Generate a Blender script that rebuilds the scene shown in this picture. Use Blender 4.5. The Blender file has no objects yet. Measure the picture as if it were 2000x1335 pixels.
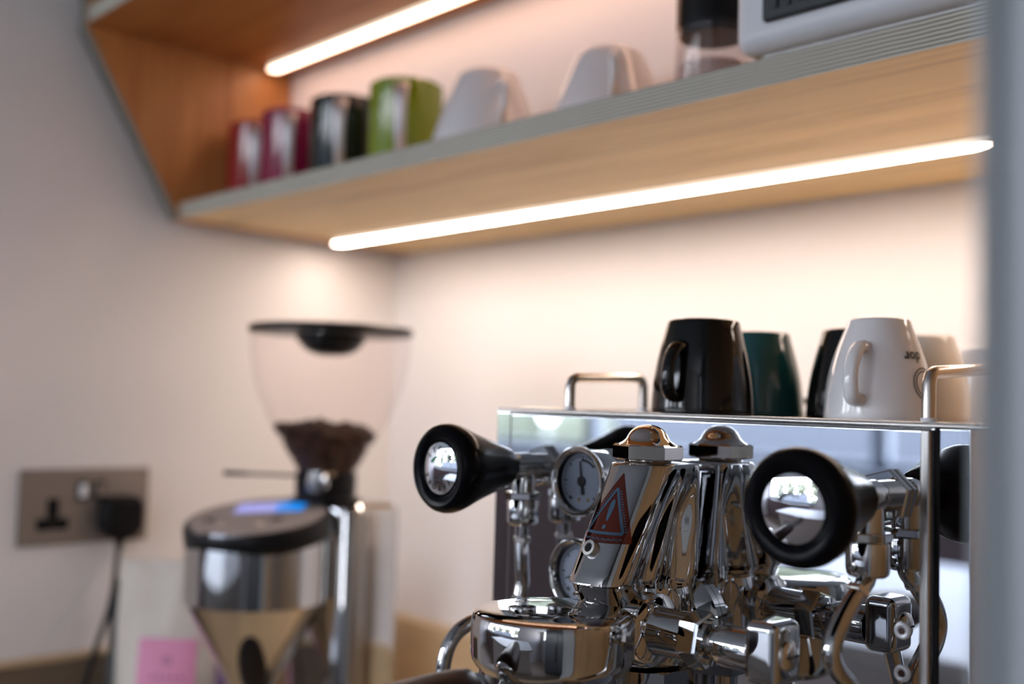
import bpy, bmesh, math, random
from mathutils import Vector, Matrix, noise

random.seed(7)
C = bpy.context.scene
COL = C.collection
PI = math.pi
V = Vector

# ------------------------------------------------------------------ camera
cd = bpy.data.cameras.new('camera')
cam = bpy.data.objects.new('camera', cd)
COL.objects.link(cam)
cr, cu, cf = V((0.6855, 0.7275, 0.0285)), V((0.0206, -0.0584, 0.9981)), V((-0.7278, 0.6836, 0.055))
cf.normalize(); cr = cf.cross(cu).normalized(); cu = cr.cross(cf).normalized()
cam.matrix_world = Matrix(((cr.x, cu.x, -cf.x, 1.2169), (cr.y, cu.y, -cf.y, -0.916),
                           (cr.z, cu.z, -cf.z, 0.5129), (0, 0, 0, 1)))
cd.sensor_width = 36.0
cd.lens = 37.951
cd.clip_start = 0.01
cd.dof.use_dof = True
cd.dof.focus_distance = 0.525
cd.dof.aperture_fstop = 3.7
C.camera = cam

# ------------------------------------------------------------------ world and exposure
w = bpy.data.worlds.new('world'); C.world = w; w.use_nodes = True
nt = w.node_tree; nt.nodes.clear()
wo = nt.nodes.new('ShaderNodeOutputWorld'); wb = nt.nodes.new('ShaderNodeBackground')
tc = nt.nodes.new('ShaderNodeTexCoord'); sp = nt.nodes.new('ShaderNodeSeparateXYZ'); rp = nt.nodes.new('ShaderNodeValToRGB')
rp.color_ramp.elements[0].position = 0.0; rp.color_ramp.elements[0].color = (0.93, 0.94, 1.0, 1)
rp.color_ramp.elements[1].position = 0.7; rp.color_ramp.elements[1].color = (0.62, 0.72, 1.0, 1)
nt.links.new(tc.outputs['Generated'], sp.inputs[0]); nt.links.new(sp.outputs['Z'], rp.inputs[0])
nt.links.new(rp.outputs[0], wb.inputs[0]); nt.links.new(wb.outputs[0], wo.inputs[0])
wb.inputs[1].default_value = 15.0
C.view_settings.view_transform = 'Standard'
C.view_settings.look = 'None'
C.view_settings.gamma = 1.0
C.view_settings.use_curve_mapping = False
C.view_settings.exposure = 0.22
C.cycles.max_bounces = 12
C.cycles.glossy_bounces = 8
C.cycles.transparent_max_bounces = 16
C.cycles.caustics_reflective = True
C.cycles.blur_glossy = 0.2
C.cycles.sample_clamp_indirect = 6.0
LED_POWER = 37.0

def portal(loc, rot, sx, sy):
    l = bpy.data.lights.new('window_portal', 'AREA'); l.shape = 'RECTANGLE'; l.size = sx; l.size_y = sy
    l.cycles.is_portal = True
    o = bpy.data.objects.new('window_portal', l); COL.objects.link(o); o.location = loc; o.rotation_euler = rot
portal((-1.4, -3.56, 0.94), (PI/2, 0, 0), 4.2, 1.28)     # daylight comes in through the wide window and a second one added for fill
portal((2.56, -2.85, 0.94), (PI/2, 0, PI/2), 0.9, 1.28)

# ------------------------------------------------------------------ materials
MATS = {}
def mat(name, col, rough=0.5, metal=0.0, noise_amt=0.0, nscale=20.0, bump=0.0, coat=0.0, spec=0.5, stretch=(1, 1, 1),
        emit=None, estr=0.0, col2=None, rvar=0.0):
    m = bpy.data.materials.new(name); m.use_nodes = True
    n = m.node_tree.nodes; L = m.node_tree.links; b = n['Principled BSDF']
    b.inputs['Base Color'].default_value = (*col, 1); b.inputs['Roughness'].default_value = rough
    b.inputs['Metallic'].default_value = metal; b.inputs['Coat Weight'].default_value = coat
    b.inputs['Specular IOR Level'].default_value = spec
    t = n.new('ShaderNodeTexCoord'); mp = n.new('ShaderNodeMapping'); mp.inputs['Scale'].default_value = stretch
    L.new(t.outputs['Object'], mp.inputs[0])
    nz = n.new('ShaderNodeTexNoise'); nz.inputs['Scale'].default_value = nscale; nz.inputs['Detail'].default_value = 5
    L.new(mp.outputs[0], nz.inputs['Vector'])
    if noise_amt > 0 or col2:
        r = n.new('ShaderNodeValToRGB')
        a = col if col2 is None else col
        bb = col2 if col2 else tuple(c*(1-noise_amt) for c in col)
        r.color_ramp.elements[0].color = (*bb, 1); r.color_ramp.elements[1].color = (*a, 1)
        r.color_ramp.elements[0].position = 0.3; r.color_ramp.elements[1].position = 0.7
        L.new(nz.outputs[0], r.inputs[0]); L.new(r.outputs[0], b.inputs['Base Color'])
    if bump > 0:
        bp = n.new('ShaderNodeBump'); bp.inputs['Strength'].default_value = bump; bp.inputs['Distance'].default_value = 0.001
        L.new(nz.outputs[0], bp.inputs['Height']); L.new(bp.outputs[0], b.inputs['Normal'])
    if rvar > 0:
        mr = n.new('ShaderNodeMapRange'); mr.inputs['To Min'].default_value = rough; mr.inputs['To Max'].default_value = rough+rvar
        L.new(nz.outputs[0], mr.inputs[0]); L.new(mr.outputs[0], b.inputs['Roughness'])
    if emit:
        b.inputs['Emission Color'].default_value = (*emit, 1); b.inputs['Emission Strength'].default_value = estr
    MATS[name] = m
    return m

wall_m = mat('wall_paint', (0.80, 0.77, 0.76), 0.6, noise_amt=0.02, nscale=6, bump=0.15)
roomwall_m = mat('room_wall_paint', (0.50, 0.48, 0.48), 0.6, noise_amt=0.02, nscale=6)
ceil_m = mat('ceiling_paint', (0.50, 0.50, 0.54), 0.7, noise_amt=0.02)
floor_m = mat('floor_boards', (0.34, 0.27, 0.21), 0.4, noise_amt=0.4, nscale=8, stretch=(1, 12, 1))
mould_m = mat('grey_blue_paint', (0.33, 0.355, 0.365), 0.45, noise_amt=0.03, nscale=30)
chrome = mat('chrome', (0.52, 0.515, 0.51), 0.010, 1.0, rvar=0.025, nscale=60)
panel_m = mat('polished_steel_panel', (0.66, 0.67, 0.69), 0.006, 1.0, rvar=0.012, nscale=14)
steel_m = mat('brushed_steel', (0.50, 0.48, 0.46), 0.32, 1.0, noise_amt=0.15, nscale=60, stretch=(1, 1, 0.05))
satin_m = mat('satin_steel', (0.62, 0.58, 0.54), 0.22, 1.0)
groove_m = mat('dark_groove', (0.010, 0.010, 0.011), 0.6, spec=0.08)
bake = mat('black_bakelite', (0.004, 0.004, 0.005), 0.2, spec=0.12, noise_amt=0.2, nscale=50)
blackp = mat('black_plastic', (0.006, 0.006, 0.007), 0.34, noise_amt=0.2, spec=0.2)
wood_handle = mat('dark_wood_handle', (0.026, 0.008, 0.007), 0.35, noise_amt=0.5, nscale=90, stretch=(1, 0.1, 1), spec=0.35)
dial_m = mat('gauge_dial', (0.27, 0.32, 0.40), 0.5)
ink = mat('black_ink', (0.01, 0.01, 0.012), 0.5)
greenink = mat('green_ink', (0.01, 0.16, 0.06), 0.5)
brass_dot = mat('ochre_ink', (0.25, 0.13, 0.02), 0.5)
bake.node_tree.nodes['Principled BSDF'].inputs['IOR'].default_value = 1.3
cer_black = mat('black_glazed_ceramic', (0.004, 0.004, 0.004), 0.09, spec=0.4, noise_amt=0.1)
cer_teal = mat('teal_glazed_ceramic', (0.010, 0.075, 0.075), 0.15, coat=0.3, noise_amt=0.15)
cer_white = mat('white_glazed_ceramic', (0.74, 0.73, 0.74), 0.12, coat=0.4, noise_amt=0.03)
cer_cream = mat('cream_glazed_ceramic', (0.72, 0.66, 0.58), 0.14, coat=0.4, noise_amt=0.03)
mug_red = mat('red_glazed_ceramic', (0.28, 0.012, 0.012), 0.14, coat=0.3, noise_amt=0.1)
mug_mag = mat('magenta_glazed_ceramic', (0.25, 0.012, 0.06), 0.14, coat=0.3, noise_amt=0.1)
mug_blk = mat('dark_green_black_ceramic', (0.006, 0.012, 0.012), 0.12, coat=0.3, noise_amt=0.1)
mug_grn = mat('lime_green_ceramic', (0.19, 0.27, 0.008), 0.14, coat=0.3, noise_amt=0.06)
strap_m = mat('steel_strap', (0.62, 0.60, 0.61), 0.42, 0.7)
white_pl = mat('white_plastic', (0.72, 0.74, 0.78), 0.35, noise_amt=0.03)
vent_m = mat('dark_vent_plastic', (0.018, 0.024, 0.028), 0.5)
bean_m = mat('roasted_beans', (0.070, 0.026, 0.012), 0.45, spec=0.3, col2=(0.016, 0.006, 0.004), nscale=160)
display_fascia = mat('display_fascia', (0.34, 0.29, 0.27), 0.7, spec=0.2, noise_amt=0.05)
lcd_w = mat('lcd_pale', (0.02, 0.02, 0.03), 0.5, emit=(0.28, 0.29, 0.68), estr=1.0)
lcd_b = mat('lcd_blue', (0.01, 0.03, 0.08), 0.5, emit=(0.0, 0.22, 0.75), estr=1.0)
socket_m = mat('brushed_nickel_plate', (0.30, 0.26, 0.235), 0.45, 0.6, noise_amt=0.1, nscale=60, stretch=(1, 1, 12))
bag_m = mat('kraft_cream_bag', (0.60, 0.54, 0.47), 0.6, noise_amt=0.08, nscale=30, bump=0.4)
pink_m = mat('pink_label', (0.70, 0.26, 0.42), 0.5, noise_amt=0.08)
pinkd_m = mat('dark_pink_print', (0.35, 0.13, 0.24), 0.5)
purple_m = mat('purple_pouch', (0.10, 0.035, 0.10), 0.5, noise_amt=0.2)
darkbox_m = mat('black_carton', (0.012, 0.012, 0.012), 0.5, noise_amt=0.2)
slate_m = mat('slate_grey_card', (0.05, 0.06, 0.068), 0.5, noise_amt=0.2)
upstand_m = mat('oiled_oak', (0.60, 0.44, 0.26), 0.45, noise_amt=0.22, nscale=14, stretch=(1, 1, 14))
white_top = mat('white_worktop', (0.42, 0.44, 0.46), 0.5, noise_amt=0.03)
cab_m = mat('dark_cabinet_paint', (0.05, 0.055, 0.06), 0.4, noise_amt=0.05)
frame_w = mat('window_frame_paint', (0.30, 0.34, 0.40), 0.35, noise_amt=0.03)
grass_m = mat('lawn', (0.09, 0.10, 0.06), 0.9, noise_amt=0.4, nscale=4)
hedge_m = mat('hedge_leaves', (0.13, 0.145, 0.095), 0.8, noise_amt=0.35, nscale=9)
board_m = mat('blue_grey_cladding', (0.058, 0.068, 0.088), 0.6, noise_amt=0.08)

def oak(name, col, dark, along):
    """pale veneer, fine grain running along one axis"""
    m = mat(name, col, 0.42)
    n = m.node_tree.nodes; L = m.node_tree.links; b = n['Principled BSDF']
    t = n.new('ShaderNodeTexCoord'); mp = n.new('ShaderNodeMapping')
    s = [190, 190, 190]; s[along] = 7
    mp.inputs['Scale'].default_value = s
    L.new(t.outputs['Object'], mp.inputs[0])
    nz = n.new('ShaderNodeTexNoise'); nz.inputs['Scale'].default_value = 1.0; nz.inputs['Detail'].default_value = 6
    nz.inputs['Distortion'].default_value = 0.6
    L.new(mp.outputs[0], nz.inputs['Vector'])
    mp2 = n.new('ShaderNodeMapping'); s = [26, 26, 26]; s[along] = 2; mp2.inputs['Scale'].default_value = s
    L.new(t.outputs['Object'], mp2.inputs[0])
    nz2 = n.new('ShaderNodeTexNoise'); nz2.inputs['Scale'].default_value = 1.0; nz2.inputs['Detail'].default_value = 3
    L.new(mp2.outputs[0], nz2.inputs['Vector'])
    mx = n.new('ShaderNodeMath'); mx.operation = 'ADD'; L.new(nz.outputs[0], mx.inputs[0]); L.new(nz2.outputs[0], mx.inputs[1])
    r = n.new('ShaderNodeValToRGB'); r.color_ramp.elements[0].position = 0.70; r.color_ramp.elements[0].color = (*dark, 1)
    r.color_ramp.elements[1].position = 1.02; r.color_ramp.elements[1].color = (*col, 1)
    hl = n.new('ShaderNodeMath'); hl.operation = 'MULTIPLY'; hl.inputs[1].default_value = 0.95
    L.new(mx.outputs[0], hl.inputs[0]); L.new(hl.outputs[0], r.inputs[0]); L.new(r.outputs[0], b.inputs['Base Color'])
    return m
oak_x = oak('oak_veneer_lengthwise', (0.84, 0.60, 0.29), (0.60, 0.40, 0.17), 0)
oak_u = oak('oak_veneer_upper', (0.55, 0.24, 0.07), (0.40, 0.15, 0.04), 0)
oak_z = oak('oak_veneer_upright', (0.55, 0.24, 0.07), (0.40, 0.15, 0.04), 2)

oak_lin = oak('oak_veneer_lining', (0.40, 0.25, 0.12), (0.28, 0.16, 0.07), 2)
def ply_edge(name, axis, period, tone=1.0):
    """exposed edge of birch plywood: thin layers alternating light and dark"""
    m = mat(name, (0.4, 0.4, 0.36), 0.6)
    n = m.node_tree.nodes; L = m.node_tree.links; b = n['Principled BSDF']
    t = n.new('ShaderNodeTexCoord'); s = n.new('ShaderNodeSeparateXYZ'); L.new(t.outputs['Object'], s.inputs[0])
    m1 = n.new('ShaderNodeMath'); m1.operation = 'DIVIDE'; m1.inputs[1].default_value = period; L.new(s.outputs[axis], m1.inputs[0])
    f = n.new('ShaderNodeMath'); f.operation = 'FRACT'; L.new(m1.outputs[0], f.inputs[0])
    nz = n.new('ShaderNodeTexNoise'); nz.inputs['Scale'].default_value = 60; L.new(t.outputs['Object'], nz.inputs['Vector'])
    a = n.new('ShaderNodeMath'); a.operation = 'MULTIPLY_ADD'; a.inputs[1].default_value = 0.5; a.inputs[2].default_value = -0.25
    L.new(nz.outputs[0], a.inputs[0])
    a2 = n.new('ShaderNodeMath'); a2.operation = 'ADD'; L.new(f.outputs[0], a2.inputs[0]); L.new(a.outputs[0], a2.inputs[1])
    r = n.new('ShaderNodeValToRGB')
    e = r.color_ramp.elements
    e[0].position = 0.0; e[0].color = (0.56, 0.53, 0.44, 1)
    e[1].position = 0.45; e[1].color = (0.58, 0.55, 0.46, 1)
    for p, c in ((0.6, (0.19, 0.18, 0.145, 1)), (0.85, (0.17, 0.16, 0.13, 1)), (1.0, (0.54, 0.51, 0.42, 1))):
        q = e.new(p); q.color = c
    for q in e: q.color = tuple(v*tone for v in q.color[:3]) + (1,)
    L.new(a2.outputs[0], r.inputs[0]); L.new(r.outputs[0], b.inputs['Base Color'])
    return m
ply_z = ply_edge('plywood_edge_layers', 'Z', 0.0026)
ply_x = ply_edge('plywood_edge_layers_shaded', 'X', 0.0027, 0.42)  # same plywood, darkened to paint in the weaker daylight at the left end

def emis(name, col, s):
    m = bpy.data.materials.new(name); m.use_nodes = True
    n = m.node_tree.nodes; n.clear(); o = n.new('ShaderNodeOutputMaterial'); e = n.new('ShaderNodeEmission')
    e.inputs[0].default_value = (*col, 1); e.inputs[1].default_value = s
    m.node_tree.links.new(e.outputs[0], o.inputs[0]); return m
led_m = emis('led_diffuser', (1.0, 0.815, 0.69), LED_POWER)
led_up = emis('led_diffuser_upper', (1.0, 0.60, 0.42), 9.0)
led_side = emis('led_diffuser_side', (1.0, 0.80, 0.64), 1.5)

def clear(name, tint, ior=1.45, refl=1.0):
    """thin clear sheet: transparent body with Fresnel reflection"""
    m = bpy.data.materials.new(name); m.use_nodes = True
    n = m.node_tree.nodes; L = m.node_tree.links; n.clear(); o = n.new('ShaderNodeOutputMaterial')
    t = n.new('ShaderNodeBsdfTransparent'); t.inputs[0].default_value = (*tint, 1)
    g = n.new('ShaderNodeBsdfGlossy'); g.inputs['Roughness'].default_value = 0.04
    f = n.new('ShaderNodeLayerWeight'); f.inputs[0].default_value = 0.5        # Schlick's curve on the facing ratio, same for both sides of the sheet
    pw = n.new('ShaderNodeMath'); pw.operation = 'POWER'; pw.inputs[1].default_value = 5.0
    f0 = ((ior-1)/(ior+1))**2
    mu = n.new('ShaderNodeMath'); mu.operation = 'MULTIPLY_ADD'; mu.inputs[1].default_value = refl*(1-f0); mu.inputs[2].default_value = refl*f0
    x = n.new('ShaderNodeMixShader'); L.new(f.outputs['Facing'], pw.inputs[0]); L.new(pw.outputs[0], mu.inputs[0]); L.new(mu.outputs[0], x.inputs[0])
    L.new(t.outputs[0], x.inputs[1]); L.new(g.outputs[0], x.inputs[2]); L.new(x.outputs[0], o.inputs[0]); return m
hopper_m = clear('clear_hopper_plastic', (0.97, 0.95, 0.95), 1.45, 0.6)
glass_m = clear('clear_glass', (0.94, 0.93, 0.93), 1.45, 1.0)
pane_m = clear('window_glass', (0.97, 0.98, 0.98), 1.45, 1.0)

def sticker_mat():
    m = bpy.data.materials.new('translucent_red_foil'); m.use_nodes = True
    n = m.node_tree.nodes; b = n['Principled BSDF']
    b.inputs['Base Color'].default_value = (0.17, 0.030, 0.015, 1); b.inputs['Metallic'].default_value = 0.9
    b.inputs['Roughness'].default_value = 0.14; b.inputs['Coat Weight'].default_value = 0.5
    return m
red_foil = sticker_mat()
blue_print = mat('blue_grey_print', (0.025, 0.065, 0.11), 0.4)

# ------------------------------------------------------------------ mesh helpers
BEVELLED = set()      # meshes with rounded box edges: their flat faces must stay flat in the shading
def NB():
    b = bmesh.new(); BEVELLED.discard(id(b)); return b

def box(bm, x0, x1, y0, y1, z0, z1, bev=0.0, seg=2):
    g = bmesh.ops.create_cube(bm, size=1.0)
    vs = g['verts']
    for v in vs:
        v.co = V((x0 + (v.co.x+.5)*(x1-x0), y0 + (v.co.y+.5)*(y1-y0), z0 + (v.co.z+.5)*(z1-z0)))
    if bev > 0:
        BEVELLED.add(id(bm))
        es = list({e for v in vs for e in v.link_edges})
        bmesh.ops.bevel(bm, geom=es, offset=bev, segments=seg, profile=0.5, affect='EDGES')
    return vs

def basis(axis):
    a = V(axis).normalized()
    t = V((0, 0, 1)) if abs(a.z) < 0.9 else V((1, 0, 0))
    x = t.cross(a).normalized(); y = a.cross(x).normalized()
    return x, y, a

def lathe(bm, prof, org=(0, 0, 0), axis=(0, 0, 1), seg=48, sx=1.0, close0=True, close1=True, phase=0.0):
    """prof: list of (radius, height along axis)"""
    X, Y, A = basis(axis); org = V(org); rings = []
    for r, h in prof:
        rings.append([bm.verts.new(org + A*h + X*(r*sx*math.cos(phase+2*PI*i/seg)) + Y*(r*math.sin(phase+2*PI*i/seg))) for i in range(seg)])
    for a, b in zip(rings, rings[1:]):
        for i in range(seg):
            j = (i+1) % seg
            bm.faces.new((a[i], a[j], b[j], b[i]))
    if close0: bm.faces.new(rings[0][::-1])
    if close1: bm.faces.new(rings[-1])
    return rings

def tube(bm, pts, r, seg=20, caps=True, radii=None, smooth=0):
    pts = [V(p) for p in pts]
    if smooth:
        out = []
        n = len(pts)
        for i in range(n-1):
            p0 = pts[max(i-1, 0)]; p1 = pts[i]; p2 = pts[i+1]; p3 = pts[min(i+2, n-1)]
            for k in range(smooth):
                t = k/smooth
                out.append(0.5*((2*p1)+(-p0+p2)*t+(2*p0-5*p1+4*p2-p3)*t*t+(-p0+3*p1-3*p2+p3)*t**3))
        out.append(pts[-1])
        if radii:
            radii = [q if isinstance(q, tuple) else (q, q) for q in radii]; rr = []
            for i in range(n-1):
                for k in range(smooth): rr.append(tuple(radii[i][c]+(radii[i+1][c]-radii[i][c])*k/smooth for c in (0, 1)))
            rr.append(radii[-1]); radii = rr
        pts = out
    rings = []; prev = None
    for i, p in enumerate(pts):
        d = (pts[min(i+1, len(pts)-1)] - pts[max(i-1, 0)]).normalized()
        if prev is None: x, y, _ = basis(d)
        else:
            x = (prev - d*prev.dot(d)).normalized(); y = d.cross(x)
        prev = x
        rad = radii[i] if radii else r
        ra, rb = rad if isinstance(rad, tuple) else (rad, rad)
        rings.append([bm.verts.new(p + x*ra*math.cos(2*PI*k/seg) + y*rb*math.sin(2*PI*k/seg)) for k in range(seg)])
    for a, b in zip(rings, rings[1:]):
        for k in range(seg):
            j = (k+1) % seg; bm.faces.new((a[k], a[j], b[j], b[k]))
    if caps: bm.faces.new(rings[0][::-1]); bm.faces.new(rings[-1])

def prism(bm, poly, n, dvec):
    """poly: list of 3D points in one plane, extruded by dvec"""
    a = [bm.verts.new(V(p)) for p in poly]; b = [bm.verts.new(V(p)+V(dvec)) for p in poly]
    k = len(a)
    bm.faces.new(a[::-1]); bm.faces.new(b)
    for i in range(k):
        j = (i+1) % k; bm.faces.new((a[i], a[j], b[j], b[i]))

def finish(name, bm, m, parent=None, angle=35, smooth=True, org=None):
    bmesh.ops.recalc_face_normals(bm, faces=bm.faces)
    me = bpy.data.meshes.new(name)
    if org is not None: bmesh.ops.translate(bm, verts=bm.verts, vec=-V(org))
    wn = id(bm) in BEVELLED
    bm.to_mesh(me); bm.free()
    if smooth:
        for p in me.polygons: p.use_smooth = True
        me.set_sharp_from_angle(angle=math.radians(angle))
    for x in (m if isinstance(m, (list, tuple)) else [m]): me.materials.append(x)
    o = bpy.data.objects.new(name, me); COL.objects.link(o)
    if smooth and wn:
        md = o.modifiers.new('flat_faces', 'WEIGHTED_NORMAL'); md.keep_sharp = True; md.weight = 100
    if parent: o.parent = parent
    if org is not None: o.location = V(org)
    return o

def thing(name, label, cat, loc=(0, 0, 0), rz=0.0, group=None):
    o = bpy.data.objects.new(name, None); COL.objects.link(o); o.empty_display_size = 0.02
    o.location = loc; o.rotation_euler = (0, 0, rz); o['label'] = label; o['category'] = cat
    if group: o['group'] = group
    return o

def tag(o, label, cat=None, group=None, kind=None):
    if label: o['label'] = label
    if cat: o['category'] = cat
    if group: o['group'] = group
    if kind: o['kind'] = kind
    return o

def part(name, bm, m, root, label=None, **k):
    """part of a thing; geometry is given in world coordinates, moved into the thing's own frame"""
    top = root
    while top.parent: top = top.parent
    bmesh.ops.transform(bm, matrix=Matrix.Rotation(-top.rotation_euler.z, 4, 'Z') @ Matrix.Translation(-top.location), verts=bm.verts)
    o = finish(name, bm, m, root, **k)
    if label: o['label'] = label
    return o

def struct(name, bm, m, label=None, **k):
    o = finish(name, bm, m, None, **k); o['kind'] = 'structure'
    if label: o['label'] = label
    return o

def text_bm(s, size, bold=0.0):
    cu_ = bpy.data.curves.new('txt', 'FONT'); cu_.body = s; cu_.size = 1.0; cu_.align_x = 'CENTER'; cu_.align_y = 'CENTER'
    cu_.resolution_u = 3; cu_.offset = bold
    ob = bpy.data.objects.new('txt', cu_); COL.objects.link(ob)
    dg = bpy.context.evaluated_depsgraph_get(); dg.update()
    me = bpy.data.meshes.new_from_object(ob.evaluated_get(dg))
    bm = bmesh.new(); bm.from_mesh(me); bmesh.ops.scale(bm, vec=(size, size, size), verts=bm.verts)
    bpy.data.objects.remove(ob); bpy.data.curves.remove(cu_); bpy.data.meshes.remove(me)
    return bm

def merge(bm, src, fn):
    """append src into bm with every vertex passed through fn"""
    mp = {}
    for v in src.verts: mp[v] = bm.verts.new(fn(v.co))
    for f in src.faces:
        try: bm.faces.new([mp[v] for v in f.verts])
        except ValueError: pass
    src.free()

# ------------------------------------------------------------------ room shell
FZ, CZ = -0.79, 1.65
def slab(name, x0, x1, y0, y1, z0, z1, m, label):
    b = NB(); box(b, x0, x1, y0, y1, z0, z1); return struct(name, b, m, label, smooth=False)
slab('floor', -3.6, 2.7, -3.7, 0.12, FZ-0.1, FZ, floor_m, 'dark wooden floor of the room')
slab('ceiling', -3.6, 2.7, -3.7, 0.12, CZ, CZ+0.1, ceil_m, 'pale painted ceiling')
slab('wall_back', -0.0, 2.7, 0.0, 0.12, FZ, CZ, wall_m, 'white wall behind the coffee machine')
slab('wall_left', -0.12, 0.0, -0.80, 0.12, FZ, CZ, wall_m, 'white side wall carrying the power socket')
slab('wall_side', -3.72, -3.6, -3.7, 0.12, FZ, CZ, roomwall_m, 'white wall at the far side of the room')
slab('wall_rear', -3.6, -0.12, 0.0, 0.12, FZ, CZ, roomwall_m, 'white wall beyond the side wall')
slab('wall_partition', 1.142, 1.50, -0.70, 0.0, FZ, CZ, wall_m, 'partition wall closing the coffee corner')

def wall_with_hole(name, axis, c0, c1, a0, a1, h0, h1, z0, z1, label):
    """axis 'y': wall lies at y in c0..c1 and runs along x from a0 to a1; hole h0..h1 x z0..z1"""
    b = NB()
    def bx(p0, p1, q0, q1):
        if axis == 'y': box(b, p0, p1, c0, c1, q0, q1)
        else: box(b, c0, c1, p0, p1, q0, q1)
    bx(a0, a1, FZ, z0); bx(a0, a1, z1, CZ); bx(a0, h0, z0, z1); bx(h1, a1, z0, z1)
    return struct(name, b, roomwall_m, label, smooth=False)
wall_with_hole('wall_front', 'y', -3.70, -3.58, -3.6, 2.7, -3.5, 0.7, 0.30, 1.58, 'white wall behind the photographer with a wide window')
wall_with_hole('wall_right', 'x', 2.58, 2.70, -3.58, 0.0, -3.3, -2.4, 0.30, 1.58, 'white right wall with an added window')

def window(name, axis, c, h0, h1, z0, z1, n, label):
    b = NB()
    def bx(p0, p1, q0, q1, d=0.025):
        if axis == 'y': box(b, p0, p1, c-d, c+d, q0, q1, 0.004)
        else: box(b, c-d, c+d, p0, p1, q0, q1, 0.004)
    f = 0.035
    bx(h0, h1, z0, z0+f); bx(h0, h1, z1-f, z1); bx(h0, h0+f, z0+f, z1-f); bx(h1-f, h1, z0+f, z1-f)
    for i in range(1, n):
        x = h0+(h1-h0)*i/n; bx(x-0.03, x+0.03, z0+f, z1-f)
    o = struct(name, b, frame_w, label)
    for i in range(n):
        p = NB(); xa = h0+(h1-h0)*i/n; xb = h0+(h1-h0)*(i+1)/n
        if axis == 'y': box(p, xa+0.03, xb-0.03, c-0.002, c+0.002, z0+f, z1-f)
        else: box(p, c-0.002, c+0.002, xa+0.03, xb-0.03, z0+f, z1-f)
        finish('window_pane', p, pane_m, o, smooth=False)
    s = NB()
    if axis == 'y': box(s, h0-0.03, h1+0.03, c+0.025, c+0.17, z0-0.03, z0, 0.005)
    else: box(s, c-0.17, c-0.025, h0-0.03, h1+0.03, z0-0.03, z0, 0.005)
    finish('window_sill', s, frame_w, o)
    return o
window('window_1', 'y', -3.64, -3.5, 0.7, 0.30, 1.58, 3, 'wide window of three lights behind the photographer')
window('fill_window', 'x', 2.64, -3.3, -2.4, 0.30, 1.58, 2, 'unseen two-light window added in the right wall to brighten the side wall')  # added window, out of view, there to light the side wall

b = NB(); box(b, 1.1365, 1.1418, -0.698, -0.001, 0.111, 1.20); struct('trim_4', b, oak_lin, 'oak panel lining the partition beside the machine', smooth=False)
# architrave at the end of the partition, close to the lens
b = NB()
box(b, 1.1304, 1.215, -0.716, -0.701, FZ, CZ, 0.003)
box(b, 1.1318, 1.1358, -0.722, -0.716, FZ, CZ, 0.0018)
box(b, 1.1364, 1.175, -0.7205, -0.716, FZ, CZ, 0.0015)
box(b, 1.185, 1.215, -0.724, -0.716, FZ, CZ, 0.003)
box(b, 1.1304, 1.142, -0.701, -0.640, FZ, CZ, 0.002)
struct('trim_1', b, mould_m, 'grey-blue painted moulding at the edge of the opening, very close and out of focus')

# ------------------------------------------------------------------ worktop, upstands, base cabinet
b = NB(); box(b, 0.001, 1.141, -0.66, -0.001, 0.072, 0.110, 0.002)
tag(finish('worktop', b, upstand_m), 'oak worktop under the coffee machine and grinder', 'worktop')
b = NB(); box(b, 0.0205, 1.141, -0.0205, -0.001, 0.1102, 0.2224, 0.0025)
struct('trim_2', b, upstand_m, 'low tan oak upstand along the wall behind the machine')
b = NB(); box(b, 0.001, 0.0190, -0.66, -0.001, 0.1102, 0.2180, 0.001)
t3 = struct('trim_3', b, mat('dark_oak', (0.17, 0.125, 0.085), 0.5, noise_amt=0.25, nscale=14, stretch=(1, 1, 14)), 'low dark upstand with pale oak lip along the wall below the power socket')  # upstand face in a darker brown than its lip
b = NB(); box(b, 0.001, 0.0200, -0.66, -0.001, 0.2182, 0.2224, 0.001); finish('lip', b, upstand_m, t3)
cab = thing('base_cabinet', 'dark painted cabinet under the oak worktop', 'cabinet', (0.57, -0.3, FZ))
b = NB(); box(b, 0.002, 1.14, -0.60, -0.002, FZ+0.002, 0.070); part('body', b, cab_m, cab, smooth=False)
for i in range(2):
    b = NB(); box(b, 0.01+0.567*i, 0.565+0.567*i, -0.621, -0.601, FZ+0.10, 0.062, 0.002); d = part('door', b, cab_m, cab)
    b = NB(); box(b, 0.50+0.11*i, 0.512+0.11*i, -0.645, -0.6215, -0.25, -0.05, 0.003); part('handle', b, satin_m, d)

# ------------------------------------------------------------------ window side of the room and the garden
isl = thing('kitchen_island', 'white topped island in the room behind the photographer', 'island', (0.4, -2.35, FZ))
b = NB(); box(b, -0.45, 1.25, -2.85, -1.75, 0.07, 0.11, 0.004); part('top', b, white_top, isl)
b = NB(); box(b, -0.40, 1.20, -2.80, -1.85, FZ+0.002, 0.07); part('body', b, roomwall_m, isl, smooth=False)
plum_m = mat('plum_brown_cupboard', (0.16, 0.11, 0.115), 0.45, noise_amt=0.05)
ck = thing('counter_unit', 'dark cupboard run beneath the window', 'cabinet', (-1.5, -3.35, FZ))
b = NB(); box(b, -3.4, 0.4, -3.57, -3.15, FZ+0.002, 0.20); part('body', b, plum_m, ck, smooth=False)
b = NB(); box(b, -3.4, 0.4, -3.57, -3.12, 0.201, 0.225, 0.003); part('top', b, cab_m, ck)
tc_ = thing('dark_reflection_block', 'unseen dark cupboard shape added to darken the chrome reflections', 'cabinet', (2.2, -1.1, FZ))  # added out of view so the chrome mirrors something dark
b = NB(); box(b, 1.95, 2.57, -2.10, -0.05, FZ+0.002, 1.45); part('body', b, cab_m, tc_, smooth=False)
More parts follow.
